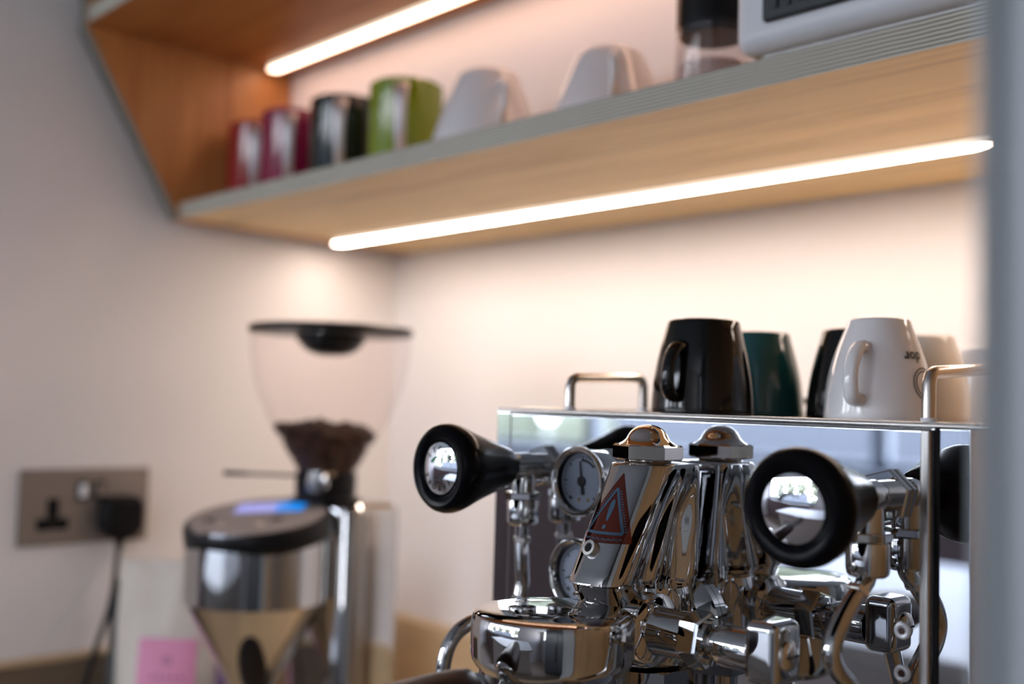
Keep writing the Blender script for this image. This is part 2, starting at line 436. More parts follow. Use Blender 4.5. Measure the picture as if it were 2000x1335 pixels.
for i in range(3):
    b = NB(); box(b, 1.928, 1.949, -2.095+0.685*i, -1.42+0.685*i, FZ+0.08, 1.44, 0.002); d_ = part('door', b, cab_m, tc_)
    b = NB(); box(b, 1.895, 1.9275, -1.50+0.685*i, -1.488+0.685*i, -0.1, 0.25, 0.003); part('handle', b, satin_m, d_)
slab('ground', -60, 60, -160, -3.72, -1.1, -0.95, grass_m, 'garden lawn outside the window')
def hedge(x0, x1, y, h, label):
    b = NB(); rr = random.Random(int(x0*10)+500)
    for k in range(int((x1-x0)*2.2)):
        g = bmesh.ops.create_icosphere(b, subdivisions=2, radius=1.0)
        c = V((x0+(x1-x0)*rr.random(), y-0.6*rr.random(), -0.95+h*0.5)); sx = 0.6+0.5*rr.random(); sz = h*(0.45+0.12*rr.random())
        for v in g['verts']:
            q = v.co*(1+0.25*noise.noise(v.co*2.3+c)); v.co = c+V((q.x*sx, q.y*0.5, q.z*sz))
    return tag(finish('garden_hedge', b, hedge_m), label, 'hedge')
hedge(-30, -9, -17, 1.75, 'low green hedge outside, left of the boarded shed')
hedge(-2, 12, -16, 1.7, 'taller green hedge outside, right of the boarded shed')
def tree(x, y, h, label):
    t = thing('garden_tree', label, 'tree', (x, y, -0.95), group='trees in the garden')
    b = NB(); tube(b, [(x, y, -0.95), (x+0.1, y, 0.6), (x, y, h*0.6)], 0.15, seg=10, radii=[0.20, 0.15, 0.08]); part('trunk', b, MATS['roasted_beans'], t)
    b = NB(); rr = random.Random(int(x*7)+900)
    for k in range(26):
        g = bmesh.ops.create_icosphere(b, subdivisions=2, radius=1.0)
        a = rr.random()*2*PI; q_ = math.sqrt(rr.random())*1.8; c = V((x+q_*math.cos(a), y+q_*0.6*math.sin(a), 0.9+(h-1.4)*rr.random()))
        for v in g['verts']: v.co = c+v.co*(0.62+0.2*rr.random())*(1+0.3*noise.noise(v.co*3+c))
    part('crown', b, MATS['hedge_leaves'], t)
for x_, y_, h_, l_ in ((-17.5, -20.5, 5.6, 'leafy tree standing clear of the shed, beyond the low hedge'), (-12.0, -21.2, 6.2, 'tallest leafy tree, behind the low hedge end of the shed'), (-6.6, -20.6, 5.4, 'leafy tree right behind the middle of the boarded shed'), (-1.5, -20.0, 6.0, 'leafy tree behind the taller hedge, beside the shed')):
    tree(x_, y_, h_, l_)
sh = thing('garden_shed', 'blue-grey boarded shed in the garden', 'shed', (-5.3, -13, -0.95))
for i in range(12):
    b = NB(); box(b, -10.2, -2.4, -13.06+0.012*(i % 2), -13.0+0.012*(i % 2), -0.95+i*0.2, -0.76+i*0.2, 0.01); part('board', b, board_m, sh)
b = NB(); box(b, -10.15, -2.45, -15.5, -13.065, -0.95, 1.43); part('body', b, board_m, sh, smooth=False)

# ------------------------------------------------------------------ plywood wall unit with LED strips
ZB, ZT = 0.7149, 0.7330            # underside / top of the lower shelf
ZU = 0.9165                        # underside of the upper shelf
DS, DU, BY = 0.3462, 0.4626, -0.2037
RX = 1.136
su = thing('wall_shelf', 'oak-faced plywood shelf unit with slanted end panel, fixed above the coffee machine', 'shelf', (0.5, -0.002, ZB))
def board_part(name, x0, x1, y0, y1, z0, z1, face, edge, label=None):
    """board with a plywood edge on its front face"""
    b = NB(); box(b, x0, x1, y0, y1, z0, z1)
    o = part(name, b, [face, edge], su, label, smooth=False)
    for p in o.data.polygons:
        if p.normal.y < -0.9: p.material_index = 1
    return o
board_part('bottom_shelf', 0.0375, RX, -DS, -0.002, ZB, ZT, oak_x, ply_z, 'lower shelf board with layered plywood front edge')
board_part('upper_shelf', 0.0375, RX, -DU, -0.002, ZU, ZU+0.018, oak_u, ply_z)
b = NB()
prof = [(-DS-0.0005, ZB-0.001), (-0.0021, ZB-0.001), (-0.0021, 1.25), (-DU-0.002, 1.25), (-DU-0.002, ZU-0.002)]
prism(b, [(0.0165, y, z) for y, z in prof], None, (0.0205, 0, 0))
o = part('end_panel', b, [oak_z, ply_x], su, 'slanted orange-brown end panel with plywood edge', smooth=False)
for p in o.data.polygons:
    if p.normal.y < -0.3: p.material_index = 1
b = NB()
prism(b, [(0.001, y+(0.006 if y < -0.1 else 0), z+(0.003 if z < .8 else 0)) for y, z in prof], None, (0.0150, 0, 0))
part('gap_shadow_strip', b, mat('gap_shadow_dark', (0.055, 0.05, 0.035), 0.6, noise_amt=0.2), su, 'dark strip standing in for the shadow between end panel and wall', smooth=False)  # shadow gap beside the end panel, put in as a solid dark strip
b = NB(); box(b, 0.0375, RX, BY, BY+0.012, ZT+0.0005, ZU-0.0005)
part('back_panel', b, wall_m, su, 'white painted panel behind the mugs', smooth=False)
def led(x0, x1, y0, y1, zt, label, lm):
    t = thing('led_strip', label, 'light', ((x0+x1)/2, (y0+y1)/2, zt))
    h = 0.0048
    b = NB(); pts = []
    yc = (y0+y1)/2; r = (y1-y0)/2
    # stadium-ended diffuser bar
    for k in range(13):
        a = PI/2+PI*k/12; pts.append((x0+r+r*math.cos(a), yc+r*math.sin(a), zt-0.001))
    for k in range(13):
        a = -PI/2+PI*k/12; pts.append((x1-r+r*math.cos(a), yc+r*math.sin(a), zt-0.001))
    prism(b, pts, None, (0, 0, -h)); df = part('diffuser', b, [lm, led_side], t, 'glowing warm white diffuser', angle=40)
    for p in df.data.polygons: p.material_index = 0 if p.normal.z < -0.5 else 1
    b = NB()
    b = NB(); box(b, x0-0.002, x1+0.002, y0-0.001, y1+0.001, zt-0.0012, zt-0.0002); part('base_rail', b, satin_m, t)
led(0.046, 1.115, -0.1415, -0.1250, ZB, 'warm white LED strip under the lower shelf, above the coffee machine', led_m)
led(0.052, 1.115, -0.249, -0.2335, ZU, 'warm white LED strip under the upper shelf, above the coloured mugs', led_up)

# ------------------------------------------------------------------ coffee machine
MX0, MX1, MY, MZ = 0.7145, 1.0145, -0.458, 0.5094
em = thing('espresso_machine', 'chrome espresso machine with black steam knobs and mirror-polished front, mugs on top', 'coffee machine', (0.8645, -0.25, 0.110))
b = NB(); box(b, MX0, MX1, MY+0.003, -0.06, 0.150, 0.5066, 0.0008)
part('body_shell', b, [panel_m, steel_m], em)
sh_o = em.children[-1]
for p in sh_o.data.polygons:
    if abs(p.normal.x) > 0.9 or p.normal.y > 0.9: p.material_index = 1
b = NB(); box(b, 0.7298, 0.9985, MY, MY+0.0035, 0.165, 0.5062, 0.0016, 3)
part('front_panel', b, panel_m, em, 'mirror-polished front panel')
for x0, x1 in ((0.7280, 0.7296), (0.9990, 1.0006)):
    b = NB(); box(b, x0, x1, MY+0.0018, MY+0.0045, 0.165, 0.5062); part('panel_gap', b, groove_m, em, smooth=False)
b = NB(); box(b, 0.9937, 0.9984, MY-0.0012, MY+0.002, 0.165, 0.5058, 0.0012, 3); part('panel_fold', b, steel_m, em, 'folded right edge of front panel')
b = NB(); box(b, MX0+0.0004, MX1+0.0095, MY+0.0005, -0.05, 0.5068, 0.5081, 0.0005, 3)
part('top_tray', b, satin_m, em, 'flat cup tray')
b = NB()
for r0 in ((MX0+0.002, MX1+0.002, MY+0.001, MY+0.004), (MX0+0.002, MX0+0.005, MY+0.004, -0.055), (MX1+0.001, MX1+0.004, MY+0.004, -0.055), (MX0+0.002, MX1+0.002, -0.058, -0.055)):
    box(b, *r0, 0.5081, 0.5092, 0.0005)
part('tray_rim', b, satin_m, em)
for i, (x0, y0, y1, z0, z1) in enumerate(((0.763, -0.440, -0.371, 0.5285, 0.5305), (0.990, -0.443, -0.355, 0.5315, 0.537))):
    b = NB(); r = 0.0052
    tube(b, [(x0, y0, 0.5085), (x0, y0, z0-r), (x0, y0+0.0018, z0-0.0014), (x0, y0+r, z0), (x0, (y0+y1)/2, (z0+z1)/2), (x0, y1-r, z1), (x0, y1-0.0018, z1-0.0014), (x0, y1, z1-r), (x0, y1, 0.5085)], 0.0031, seg=16)
    cr_ = part('cup_rail', b, satin_m, em, 'brushed steel cup rail')
    for y in (y0, y1):
        b = NB(); lathe(b, [(0.0036, 0), (0.0036, 0.0026), (0.0030, 0.003)], (x0, y, 0.508), seg=20); part('ferrule', b, white_pl, cr_)
for x, y in ((0.7345, -0.43), (0.9945, -0.43), (0.7345, -0.09), (0.9945, -0.09)):
    b = NB(); lathe(b, [(0.014, 0), (0.016, 0.004), (0.012, 0.03), (0.012, 0.0395)], (x, y, 0.1105), seg=24); part('foot', b, blackp, em)
b = NB(); box(b, 0.735, 0.994, -0.60, -0.4585, 0.150, 0.185, 0.003); part('drip_tray', b, panel_m, em)
for z in (0.417, 0.3985):
    b = NB(); lathe(b, [(0.0017, 0.0004), (0.0018, 0.0010), (0.0027, 0.0013), (0.0035, 0.0010), (0.0038, 0.0)], (0.986, MY, z), (0, -1, 0), seg=24, close0=True, close1=False)
    s = part('panel_screw', b, MATS.get('pale_washer') or mat('pale_washer', (0.62, 0.64, 0.68), 0.35, 0.3), em)
    b = NB(); lathe(b, [(0.0017, 0.0002), (0.0017, 0.0008)], (0.986, MY, z), (0, -1, 0), seg=6); part('hex_socket', b, mat('dark_red_rubber', (0.05, 0.015, 0.01), 0.6) if z > .41 else MATS['dark_red_rubber'], s)

def hexn(b, org, axis, r, h0, h1, phase=0.0, ch=0.0006):
    lathe(b, [(r*0.93, h0), (r, h0+ch), (r, h1-ch), (r*0.93, h1)], org, axis, seg=6, phase=phase)

# --- group head
gh_b = NB()
def group_outline(t):
    """t: 0 at top, 1 at bottom of the bonnet; returns closed outline in x,y"""
    yf = -0.4895 + t*(-0.0305); rf = 0.0180 - 0.0012*t          # front lobe
    e = min(1, t*1.9); e = e*e*(3-2*e)
    yend = -0.4655 + 0.003*t
    side = [(rf*math.sin(PI/2*k/14), yf - rf*math.cos(PI/2*k/14)) for k in range(15)]
    L_ = yend - yf
    ctrl = [(rf, yf), (rf*(1-0.04*e), yf+L_*0.10), (rf*(1-0.30*e), yf+L_*0.24), (rf*(1-0.13*e), yf+L_*0.36), (rf*(1-0.22*e), yf+L_*0.46),
            (rf*(1-0.44*e), yf+L_*0.60), (rf*(1-0.44*e), yf+L_*0.72), (rf*(0.96-0.06*e), yf+L_*0.86), (rf*(0.86+0.02*e), yf+L_*0.96), (rf*0.60, yend)]
    for i in range(len(ctrl)-1):
        p0 = ctrl[max(i-1, 0)]; p1 = ctrl[i]; p2 = ctrl[i+1]; p3 = ctrl[min(i+2, len(ctrl)-1)]
        for k in range(1, 6):
            q = k/5
            f = lambda a, b_, c, d: 0.5*(2*b_+(c-a)*q+(2*a-5*b_+4*c-d)*q*q+(3*b_-a-3*c+d)*q**3)
            side.append((f(p0[0], p1[0], p2[0], p3[0]), f(p0[1], p1[1], p2[1], p3[1])))
    return [(0.8650+x, y) for x, y in side] + [(0.8650-x, y) for x, y in side[::-1][:-1]]
rings = []
zt_, zb_ = 0.4840, 0.4285
lv = [(0, 0.93, zt_), (0, 0.98, zt_-0.0006), (0.01, 1.0, zt_-0.0018)] + [((i/14), 1.0, zt_-0.0018+(zb_-zt_+0.0018)*i/14) for i in range(1, 15)]
lv += [(1.02, 0.99, zb_-0.0010), (1.0, 0.955, zb_-0.0020), (0.99, 0.95, zb_-0.0030), (0.98, 0.94, zb_-0.0045), (0.97, 0.87, zb_-0.0095), (0.95, 0.84, zb_-0.0125)]
for t, s, z in lv:
    o_ = group_outline(min(max(t, 0), 1.02)); cx = 0.865; cy = sum(p[1] for p in o_)/len(o_)
    rings.append([gh_b.verts.new((cx+(x-cx)*s, cy+(y-cy)*s, z)) for x, y in o_])
n = len(rings[0])
for a, c in zip(rings, rings[1:]):
    for i in range(n):
        j = (i+1) % n; gh_b.faces.new((a[i], a[j], c[j], c[i]))
gh_b.faces.new(rings[0]); gh_b.faces.new(rings[-1][::-1])
# lower chamber, hexagon plug and rear flange
lathe(gh_b, [(0.0205, 0.424), (0.0215, 0.420), (0.0215, 0.392), (0.0185, 0.386)], (0.865, -0.486, 0), seg=40)
hexn(gh_b, (0.865, -0.486, 0.3735), (0, 0, 1), 0.0235, 0, 0.0105)
lathe(gh_b, [(0.013, 0.30), (0.013, 0.3735)], (0.865, -0.486, 0), seg=32)
lathe(gh_b, [(0.026, 0.0), (0.026, 0.004), (0.024, 0.006), (0.019, 0.010), (0.019, 0.03)], (0.865, MY-0.0002, 0.402), (0, -1, 0), seg=40)
group = part('group_head', gh_b, chrome, em, 'heavy chrome brewing group', angle=32)
b = NB()
lathe(b, [(0.0115, 0.4838), (0.0125, 0.4851), (0.0125, 0.4856)], (0.865, -0.489, 0), seg=32)
hexn(b, (0.865, -0.489, 0.4853), (0, 0, 1), 0.0178, 0, 0.0080, phase=0.13, ch=0.001)
lathe(b, [(0.0152, 0.0), (0.0142, 0.0006), (0.0126, 0.0015), (0.0113, 0.0026), (0.0105, 0.0038), (0.0098, 0.0052), (0.0088, 0.0067), (0.0074, 0.0081), (0.0056, 0.0092), (0.0032, 0.0100), (0.001, 0.0102)], (0.865, -0.489, 0.4930), seg=40)
part('cap_nut', b, mat('warm_chrome', (0.72, 0.66, 0.60), 0.05, 1.0), group, angle=30)

# point on the front lobe: azimuth from -Y towards +X, height
def lobe(az, z, off=0.0):
    t = (zt_-0.0018-z)/(zt_-0.0018-zb_); t = min(max(t, 0), 1)
    yf = -0.4895 + t*(-0.0305); rf = 0.0180 - 0.0012*t + off
    # outline centre scaling is 1 here
    return V((0.865+rf*math.sin(az), yf - rf*math.cos(az), z))
def lobe_patch(b, f, nu, nv, off, thick=0.0):
    g = []
    for i in range(nu+1):
        row = []
        for j in range(nv+1):
            u, z = f(i/nu, j/nv); row.append(b.verts.new(lobe(u/0.0175, z, off)))
        g.append(row)
    for i in range(nu):
        for j in range(nv):
            try: b.faces.new((g[i][j], g[i+1][j], g[i+1][j+1], g[i][j+1]))
            except ValueError: pass
U0 = 0.0018        # sticker is centred a little to the right of the nose
def tri(s, zbot, ztop, half, zc=0):
    return [(-half, zbot), (half, zbot), (0, ztop)]
b = NB()
def f_(a, c):       # full triangle, slightly rounded corners
    zb2, zt2, hw = 0.4468, 0.4792, 0.0168
    z = zb2+(zt2-zb2)*c; h = hw*(1-c)+0.0003; return (U0+h*(2*a-1), z)
lobe_patch(b, f_, 24, 24, 0.00018)
stick = part('warning_sticker', b, red_foil, group, 'translucent red triangular sticker with blue exclamation sign', angle=60)
b = NB()
def stroke(p, q, wd, off=0.00032, n=14):
    (x0, z0), (x1, z1) = p, q; dx, dz = x1-x0, z1-z0; L_ = math.hypot(dx, dz); nx, nz = -dz/L_*wd/2, dx/L_*wd/2
    lobe_patch(b, lambda a, c: (U0+x0+dx*a+nx*(2*c-1), z0+dz*a+nz*(2*c-1)), n, 2, off)
A_, B_, C_ = (-0.0108, 0.4512), (0.0108, 0.4512), (0, 0.4722)
stroke(A_, B_, 0.0013); stroke(B_, C_, 0.0013); stroke(C_, A_, 0.0013)
def blob(x, z, rx, rz, taper=0.0):
    lobe_patch(b, lambda a, c: (U0+x+(rx*(1+taper*math.sin(PI*(c-.5))))*math.cos(PI*(c-.5))*(2*a-1), z+rz*math.sin(PI*(c-.5))), 4, 14, 0.00032)
blob(0.0003, 0.4617, 0.0013, 0.0052, 0.35); blob(0, 0.4540, 0.0010, 0.0011)
# rows of tiny illegible print along the three sides
for k in range(22):
    x = -0.0105+k*0.001; stroke((x, 0.4483), (x+0.0005, 0.4483+0.0006*(k % 3 == 0)), 0.0008, n=1)
for sgn in (-1, 1):
    for k in range(16):
        c = 0.16+k*0.038; h = 0.0168*(1-c)-0.0020; z = 0.4468+0.0324*c
        stroke((sgn*h, z), (sgn*(h-0.0003), z+0.0006), 0.0007, n=1)
part('warning_print', b, blue_print, group, 'blue warning triangle print', angle=60)
def allen(org, ax, r, d, name='socket_screw'):
    b = NB(); X_, Y_, A2 = basis(ax)
    lathe(b, [(r*0.62, -0.001), (r, 0.0), (r, d*0.7), (r*0.9, d), (r*0.56, d*1.02), (r*0.50, d*0.9)], org, ax, seg=28, close1=False)
    s = part(name, b, steel_m, group)
    b = NB(); lathe(b, [(r*0.54, d*0.3), (r*0.54, d*0.92)], org, ax, seg=6); part('hex_recess', b, groove_m, em)
    o = em.children[-1]; o.parent = group
allen(lobe(-0.02, 0.4432, -0.0006), (-0.05, -1, 0.42), 0.0042, 0.0034)
allen(lobe(-0.35, 0.4222, -0.0022), (-0.35, -0.9, -0.1), 0.0011, 0.0016)
# bell
b = NB()
bc = (0.865, -0.5545, 0)
lathe(b, [(0.001, 0.4188), (0.016, 0.4187), (0.024, 0.4184), (0.0310, 0.4179), (0.0350, 0.4172), (0.0368, 0.4162), (0.0376, 0.4142), (0.0378, 0.41),
          (0.0378, 0.3985), (0.0372, 0.3958), (0.0355, 0.3930), (0.0335, 0.3912), (0.0335, 0.388)], bc, seg=96)
# saddle blending bonnet into bell
tube(b, [(0.865, -0.500, 0.4085), (0.865, -0.518, 0.4095), (0.865, -0.532, 0.4105), (0.865, -0.548, 0.4105)], 0.01, seg=28,
     radii=[(0.017, 0.0105), (0.016, 0.0100), (0.013, 0.0085), (0.008, 0.0060)], smooth=4)
part('brewing_bell', b, chrome, group, angle=28)
# lever assembly
AX, AY, AZ = (1, 0, 0), -0.507, 0.4065
b = NB()
lathe(b, [(0.0165, -0.012), (0.0172, 0.0), (0.0170, 0.0022), (0.0150, 0.0036), (0.0118, 0.0046), (0.0112, 0.008), (0.0112, 0.0230)], (0.8855, AY, AZ), AX, seg=48)
hexn(b, (0.9075, AY, AZ), AX, 0.0132, 0, 0.0110, phase=0.3, ch=0.0012)
lathe(b, [(0.0105, 0.0), (0.0105, 0.003), (0.0075, 0.0035), (0.0075, 0.007), (0.0092, 0.0078), (0.0096, 0.010), (0.0096, 0.0245), (0.0090, 0.026)], (0.9185, AY, AZ), AX, seg=40)
lev = part('lever_shaft', b, chrome, em, 'horizontal chrome lever shaft with hexagon nut', angle=28)
b = NB(); box(b, 0.9448, 0.9610, -0.5205, -0.4975, 0.3955, 0.4225, 0.0042, 4)
for v in b.verts:
    if v.co.x > 0.953: v.co.y = AY + (v.co.y-AY)*0.93
hub = part('lever_hub', b, chrome, em, angle=40)
b = NB(); lathe(b, [(0.0070, 0.0), (0.0068, 0.0006), (0.0060, 0.0018), (0.0040, 0.0026), (0.001, 0.0030)], (0.9608, -0.5100, 0.4085), AX, seg=32)
part('hub_screw', b, satin_m, hub)
b = NB(); box(b, 0.9612, 0.9639, -0.5142, -0.5058, 0.4081, 0.4089)
part('screw_slot', b, groove_m, hub, smooth=False)
b = NB(); tube(b, [(0.953, -0.512, 0.396), (0.953, -0.522, 0.375), (0.953, -0.535, 0.350)], 0.0042, smooth=4); 
part('lever_arm', b, chrome, em)
b = NB(); tube(b, [(0.953, -0.535, 0.350), (0.953, -0.545, 0.330), (0.953, -0.556, 0.308), (0.953, -0.561, 0.298)], 0.007, radii=[0.0055, 0.0085, 0.0100, 0.0055], smooth=5)
part('lever_grip', b, bake, em)

# --- steam and water valves
def valve(x, kd, lab, writing):
    zc = 0.4755
    b = NB()
    lathe(b, [(0.0072, 0.0), (0.0072, 0.012), (0.0078, 0.0125), (0.0078, 0.026), (0.0072, 0.0265), (0.0072, 0.036)], (x, MY-0.002, zc), (0, -1, 0), seg=32)
    hexn(b, (x, MY-0.0005, zc), (0, -1, 0), 0.0125, 0, 0.0040, phase=0.3)
    yt = -0.4755
    lathe(b, [(0.0068, 0.4605), (0.0068, 0.4700), (0.0064, 0.4730), (0.0050, 0.4762)], (x, yt, 0), seg=32)
    hexn(b, (x, yt, 0.4563), (0, 0, 1), 0.0105, 0, 0.0042, phase=0.1)
    lathe(b, [(0.0078, 0.4413), (0.0090, 0.4425), (0.0094, 0.4440), (0.0094, 0.4550), (0.0090, 0.4562)], (x, yt, 0), seg=32)
    part('valve_body', b, chrome, em, 'chrome valve fitting', angle=28)
    y0 = -0.4870 if not writing else -0.4900
    b = NB()
    K = 0.0225
    lathe(b, [(0.0100, 0.0), (0.0112, 0.0006), (0.0118, 0.0020), (0.0146, 0.0120), (0.0180, 0.0230), (0.0208, 0.0310), (0.0226, 0.0355), (0.0239, 0.0395), (0.0245, 0.0430), (0.0244, 0.0455), (0.0237, 0.0480), (0.0223, 0.0499), (0.0204, 0.0508), (0.0184, 0.0506), (0.0166, 0.0499), (0.0152, 0.0488), (0.0143, 0.0476)],
          (x, y0, zc), (kd[0], -1, kd[1]), seg=64)
    kn = part('valve_knob', b, bake, em, lab, angle=30)
    ax = V((kd[0], -1, kd[1])).normalized(); X_, Y_, A2 = basis(ax)
    c0 = V((x, y0, zc)) + A2*0.0482
    R = 0.0141; H = 0.0020
    b = NB(); pf = []
    for k in range(9):
        q = k/8; pf.append((R*math.cos(q*PI/2*0.99), H*math.sin(q*PI/2)))
    pf = [(R, -0.0004), (R, 0.0006)] + [(R*math.sin(PI/2*(1-k/10)), 0.0006+H*(1-math.sin(PI/2*(1-k/10))**2)) for k in range(1, 10)] + [(0.0004, 0.0006+H)]
    lathe(b, pf, c0, A2, seg=48); part('knob_cap', b, mat('cap_chrome', (0.86, 0.86, 0.88), 0.03, 1.0) if 'cap_chrome' not in MATS else MATS['cap_chrome'], kn, 'domed chrome cap', angle=30)
    up = V((0, 0, 1)); up = (up-A2*up.dot(A2)).normalized(); rt = up.cross(A2).normalized()   # as read by someone facing the cap
    def onface(px, py):
        r = math.hypot(px, py); h = 0.0006+H*(1-min(1, r/R)**2)+0.00025
        return c0 + rt*px + up*py + A2*h
    # curved arrows
    def arc(b, r0, a0, a1, w0, w1, n=20):
        g = []
        for i in range(n+1):
            q = i/n; a = a0+(a1-a0)*q; wd = w0+(w1-w0)*q
            g.append((b.verts.new(onface((r0-wd/2)*math.cos(a), (r0-wd/2)*math.sin(a))), b.verts.new(onface((r0+wd/2)*math.cos(a), (r0+wd/2)*math.sin(a)))))
        for i in range(n): b.faces.new((g[i][0], g[i+1][0], g[i+1][1], g[i][1]))
    if writing:
        b = NB()
        for s, a0, step in (('STEAM', math.radians(141), math.radians(-27)), ('VAPORE', math.radians(-38), math.radians(-24))):
            for i, chh in enumerate(s):
                tb = text_bm(chh, 0.0042, 0.014)
                a = a0+step*i; er = V((math.cos(a), math.sin(a))); et = V((math.sin(a), -math.cos(a)))
                def fn(co, er=er, et=et):
                    p = er*0.0106 + et*co.x + er*co.y; return onface(p.x, p.y)
                merge(b, tb, fn)
        arc(b, 0.0061, math.radians(-120), math.radians(-30), 0.0004, 0.0020)
        part('lettering', b, ink, kn, 'black STEAM and VAPORE lettering', smooth=False)
    b = NB(); arc(b, 0.0061, math.radians(150), math.radians(50), 0.0020, 0.0003); part('turn_arrow', b, greenink if writing else ink, kn, 'curved arrow', smooth=False)
    if not writing:
        b = NB(); arc(b, 0.0061, math.radians(-120), math.radians(-30), 0.0004, 0.0020); part('turn_arrow', b, ink, kn, 'curved arrow', smooth=False)
valve(0.7610, (0.0, 0.0), 'black knob with chrome cap lettered STEAM', True)
valve(0.9785, (0.0, -0.045), 'black knob with chrome cap nearest the camera', False)
b = NB(); tube(b, [(0.9785, -0.4755, 0.4440), (0.9785, -0.4770, 0.4395), (0.9783, -0.4885, 0.4315), (0.9781, -0.4995, 0.4210), (0.9779, -0.5040, 0.4125), (0.9781, -0.5000, 0.4045), (0.9785, -0.4870, 0.3945), (0.9790, -0.4790, 0.3850), (0.9793, -0.4765, 0.370), (0.9795, -0.480, 0.32), (0.9795, -0.486, 0.27)], 0.0041, smooth=6, seg=24)
ws = part('steam_wand', b, chrome, em, 'S-bent chrome wand hanging below the nearer knob')
b = NB(); hexn(b, (0.9784, -0.4835, 0.4352), V((0, -0.78, -0.62)), 0.0052, -0.0014, 0.0016, ch=0.0003); part('wand_collar', b, satin_m, ws)
b = NB(); tube(b, [(0.7610, -0.4755, 0.4420), (0.7610, -0.4755, 0.430), (0.7610, -0.4748, 0.415), (0.7610, -0.4745, 0.406), (0.7605, -0.4780, 0.3965), (0.7590, -0.4900, 0.3915), (0.7565, -0.5060, 0.3890), (0.7545, -0.5180, 0.3830), (0.7535, -0.5245, 0.3715), (0.753, -0.526, 0.35), (0.753, -0.524, 0.30)], 0.0042, smooth=6, seg=24)
ws = part('steam_wand', b, chrome, em, 'bent chrome wand hanging below the lettered knob')
b = NB(); hexn(b, (0.7610, -0.4755, 0.4315), (0, 0, 1), 0.0055, 0, 0.003, ch=0.0003); part('wand_collar', b, satin_m, ws)

# --- gauges
def gauge(x, z, needle_deg, lab):
    R = 0.0194; d = 0.0215
    b = NB()
    lathe(b, [(R*0.86, 0), (R*0.90, 0.002), (R*0.90, d-0.005), (R*0.97, d-0.0044), (R, d-0.003), (R, d-0.0012), (R*0.975, d-0.0003), (R*0.94, d), (R*0.90, d-0.0003), (R*0.86, d-0.0009), (R*0.825, d-0.0024)], (x, MY-0.0002, z), (0, -1, 0), seg=56, close1=False)
    g = part('pressure_gauge', b, chrome, em, lab, angle=30)
    b = NB(); lathe(b, [(R*0.826, d-0.0023), (R*0.82, d-0.0065)], (x, MY-0.0002, z), (0, -1, 0), seg=56, close0=False, close1=False); part('inner_wall', b, blackp, g)
    yf = MY-0.0002-(d-0.0065)
    b = NB(); lathe(b, [(R*0.819, 0), (R*0.819, 0.0004)], (x, yf, z), (0, -1, 0), seg=48); part('dial', b, dial_m, g, 'pale blue-grey dial')
    b = NB(); yy = yf-0.0006
    def pl(u, v): return V((x+u, yy, z+v))
    def quad(u0, v0, u1, v1, w_):
        dx, dz = u1-u0, v1-v0; L_ = math.hypot(dx, dz); nx, nz = -dz/L_*w_/2, dx/L_*w_/2
        b.faces.new([b.verts.new(pl(u0+nx, v0+nz)), b.verts.new(pl(u1+nx, v1+nz)), b.verts.new(pl(u1-nx, v1-nz)), b.verts.new(pl(u0-nx, v0-nz))])
    for k in range(25):
        a = math.radians(225-270*k/24); r0 = R*(0.60 if k % 4 == 0 else 0.66); quad(r0*math.cos(a), r0*math.sin(a), R*0.72*math.cos(a), R*0.72*math.sin(a), 0.0005 if k % 4 else 0.0009)
    n_ = 24
    for k in range(n_):
        a0, a1 = math.radians(225-270*k/n_), math.radians(225-270*(k+1)/n_)
        quad(R*0.72*math.cos(a0), R*0.72*math.sin(a0), R*0.72*math.cos(a1), R*0.72*math.sin(a1), 0.0003)
    for k in range(8):
        a0, a1 = math.radians(95-50*k/8), math.radians(95-50*(k+1)/8)
        quad(R*0.60*math.cos(a0), R*0.60*math.sin(a0), R*0.60*math.cos(a1), R*0.60*math.sin(a1), 0.0014)
    lathe(b, [(0.0010, 0), (0.0010, 0.0001)], (x-R*0.42, yy, z-R*0.50), (0, -1, 0), seg=12)
    part('scale_marks', b, ink, g, smooth=False)
    b = NB()
    for u in (-0.10, 0.24): lathe(b, [(0.0010, 0), (0.0010, 0.0001)], (x+R*u, yy, z-R*0.52), (0, -1, 0), seg=12)
    part('dial_dots', b, brass_dot, g, smooth=False)
    b = NB(); a = math.radians(needle_deg); ux, uz = math.cos(a), math.sin(a)
    def npt(l, s, t): return V((x+ux*l-uz*s, yy-0.0004-t, z+uz*l+ux*s))
    poly = [npt(-0.0075, 0.0011, 0), npt(-0.0075, -0.0011, 0), npt(0, -0.0008, 0), npt(0.0112, -0.0003, 0), npt(0.0112, 0.0003, 0), npt(0, 0.0008, 0)]
    prism(b, poly, None, (0, -0.0004, 0)); lathe(b, [(0.0028, 0), (0.0028, 0.0010), (0.0020, 0.0013)], (x, yy-0.0002, z), (0, -1, 0), seg=24)
    part('needle', b, ink, g, smooth=False)
    b = NB(); lathe(b, [(R*0.822, 0), (R*0.822, 0.0002)], (x, MY-0.0002-(d-0.0027), z), (0, -1, 0), seg=48); part('gauge_glass', b, glass_m, g)
gauge(0.8062, 0.4698, 98, 'chrome-rimmed pressure gauge behind the group, upper one')
gauge(0.8062, 0.4193, 200, 'chrome-rimmed pressure gauge behind the group, lower one')

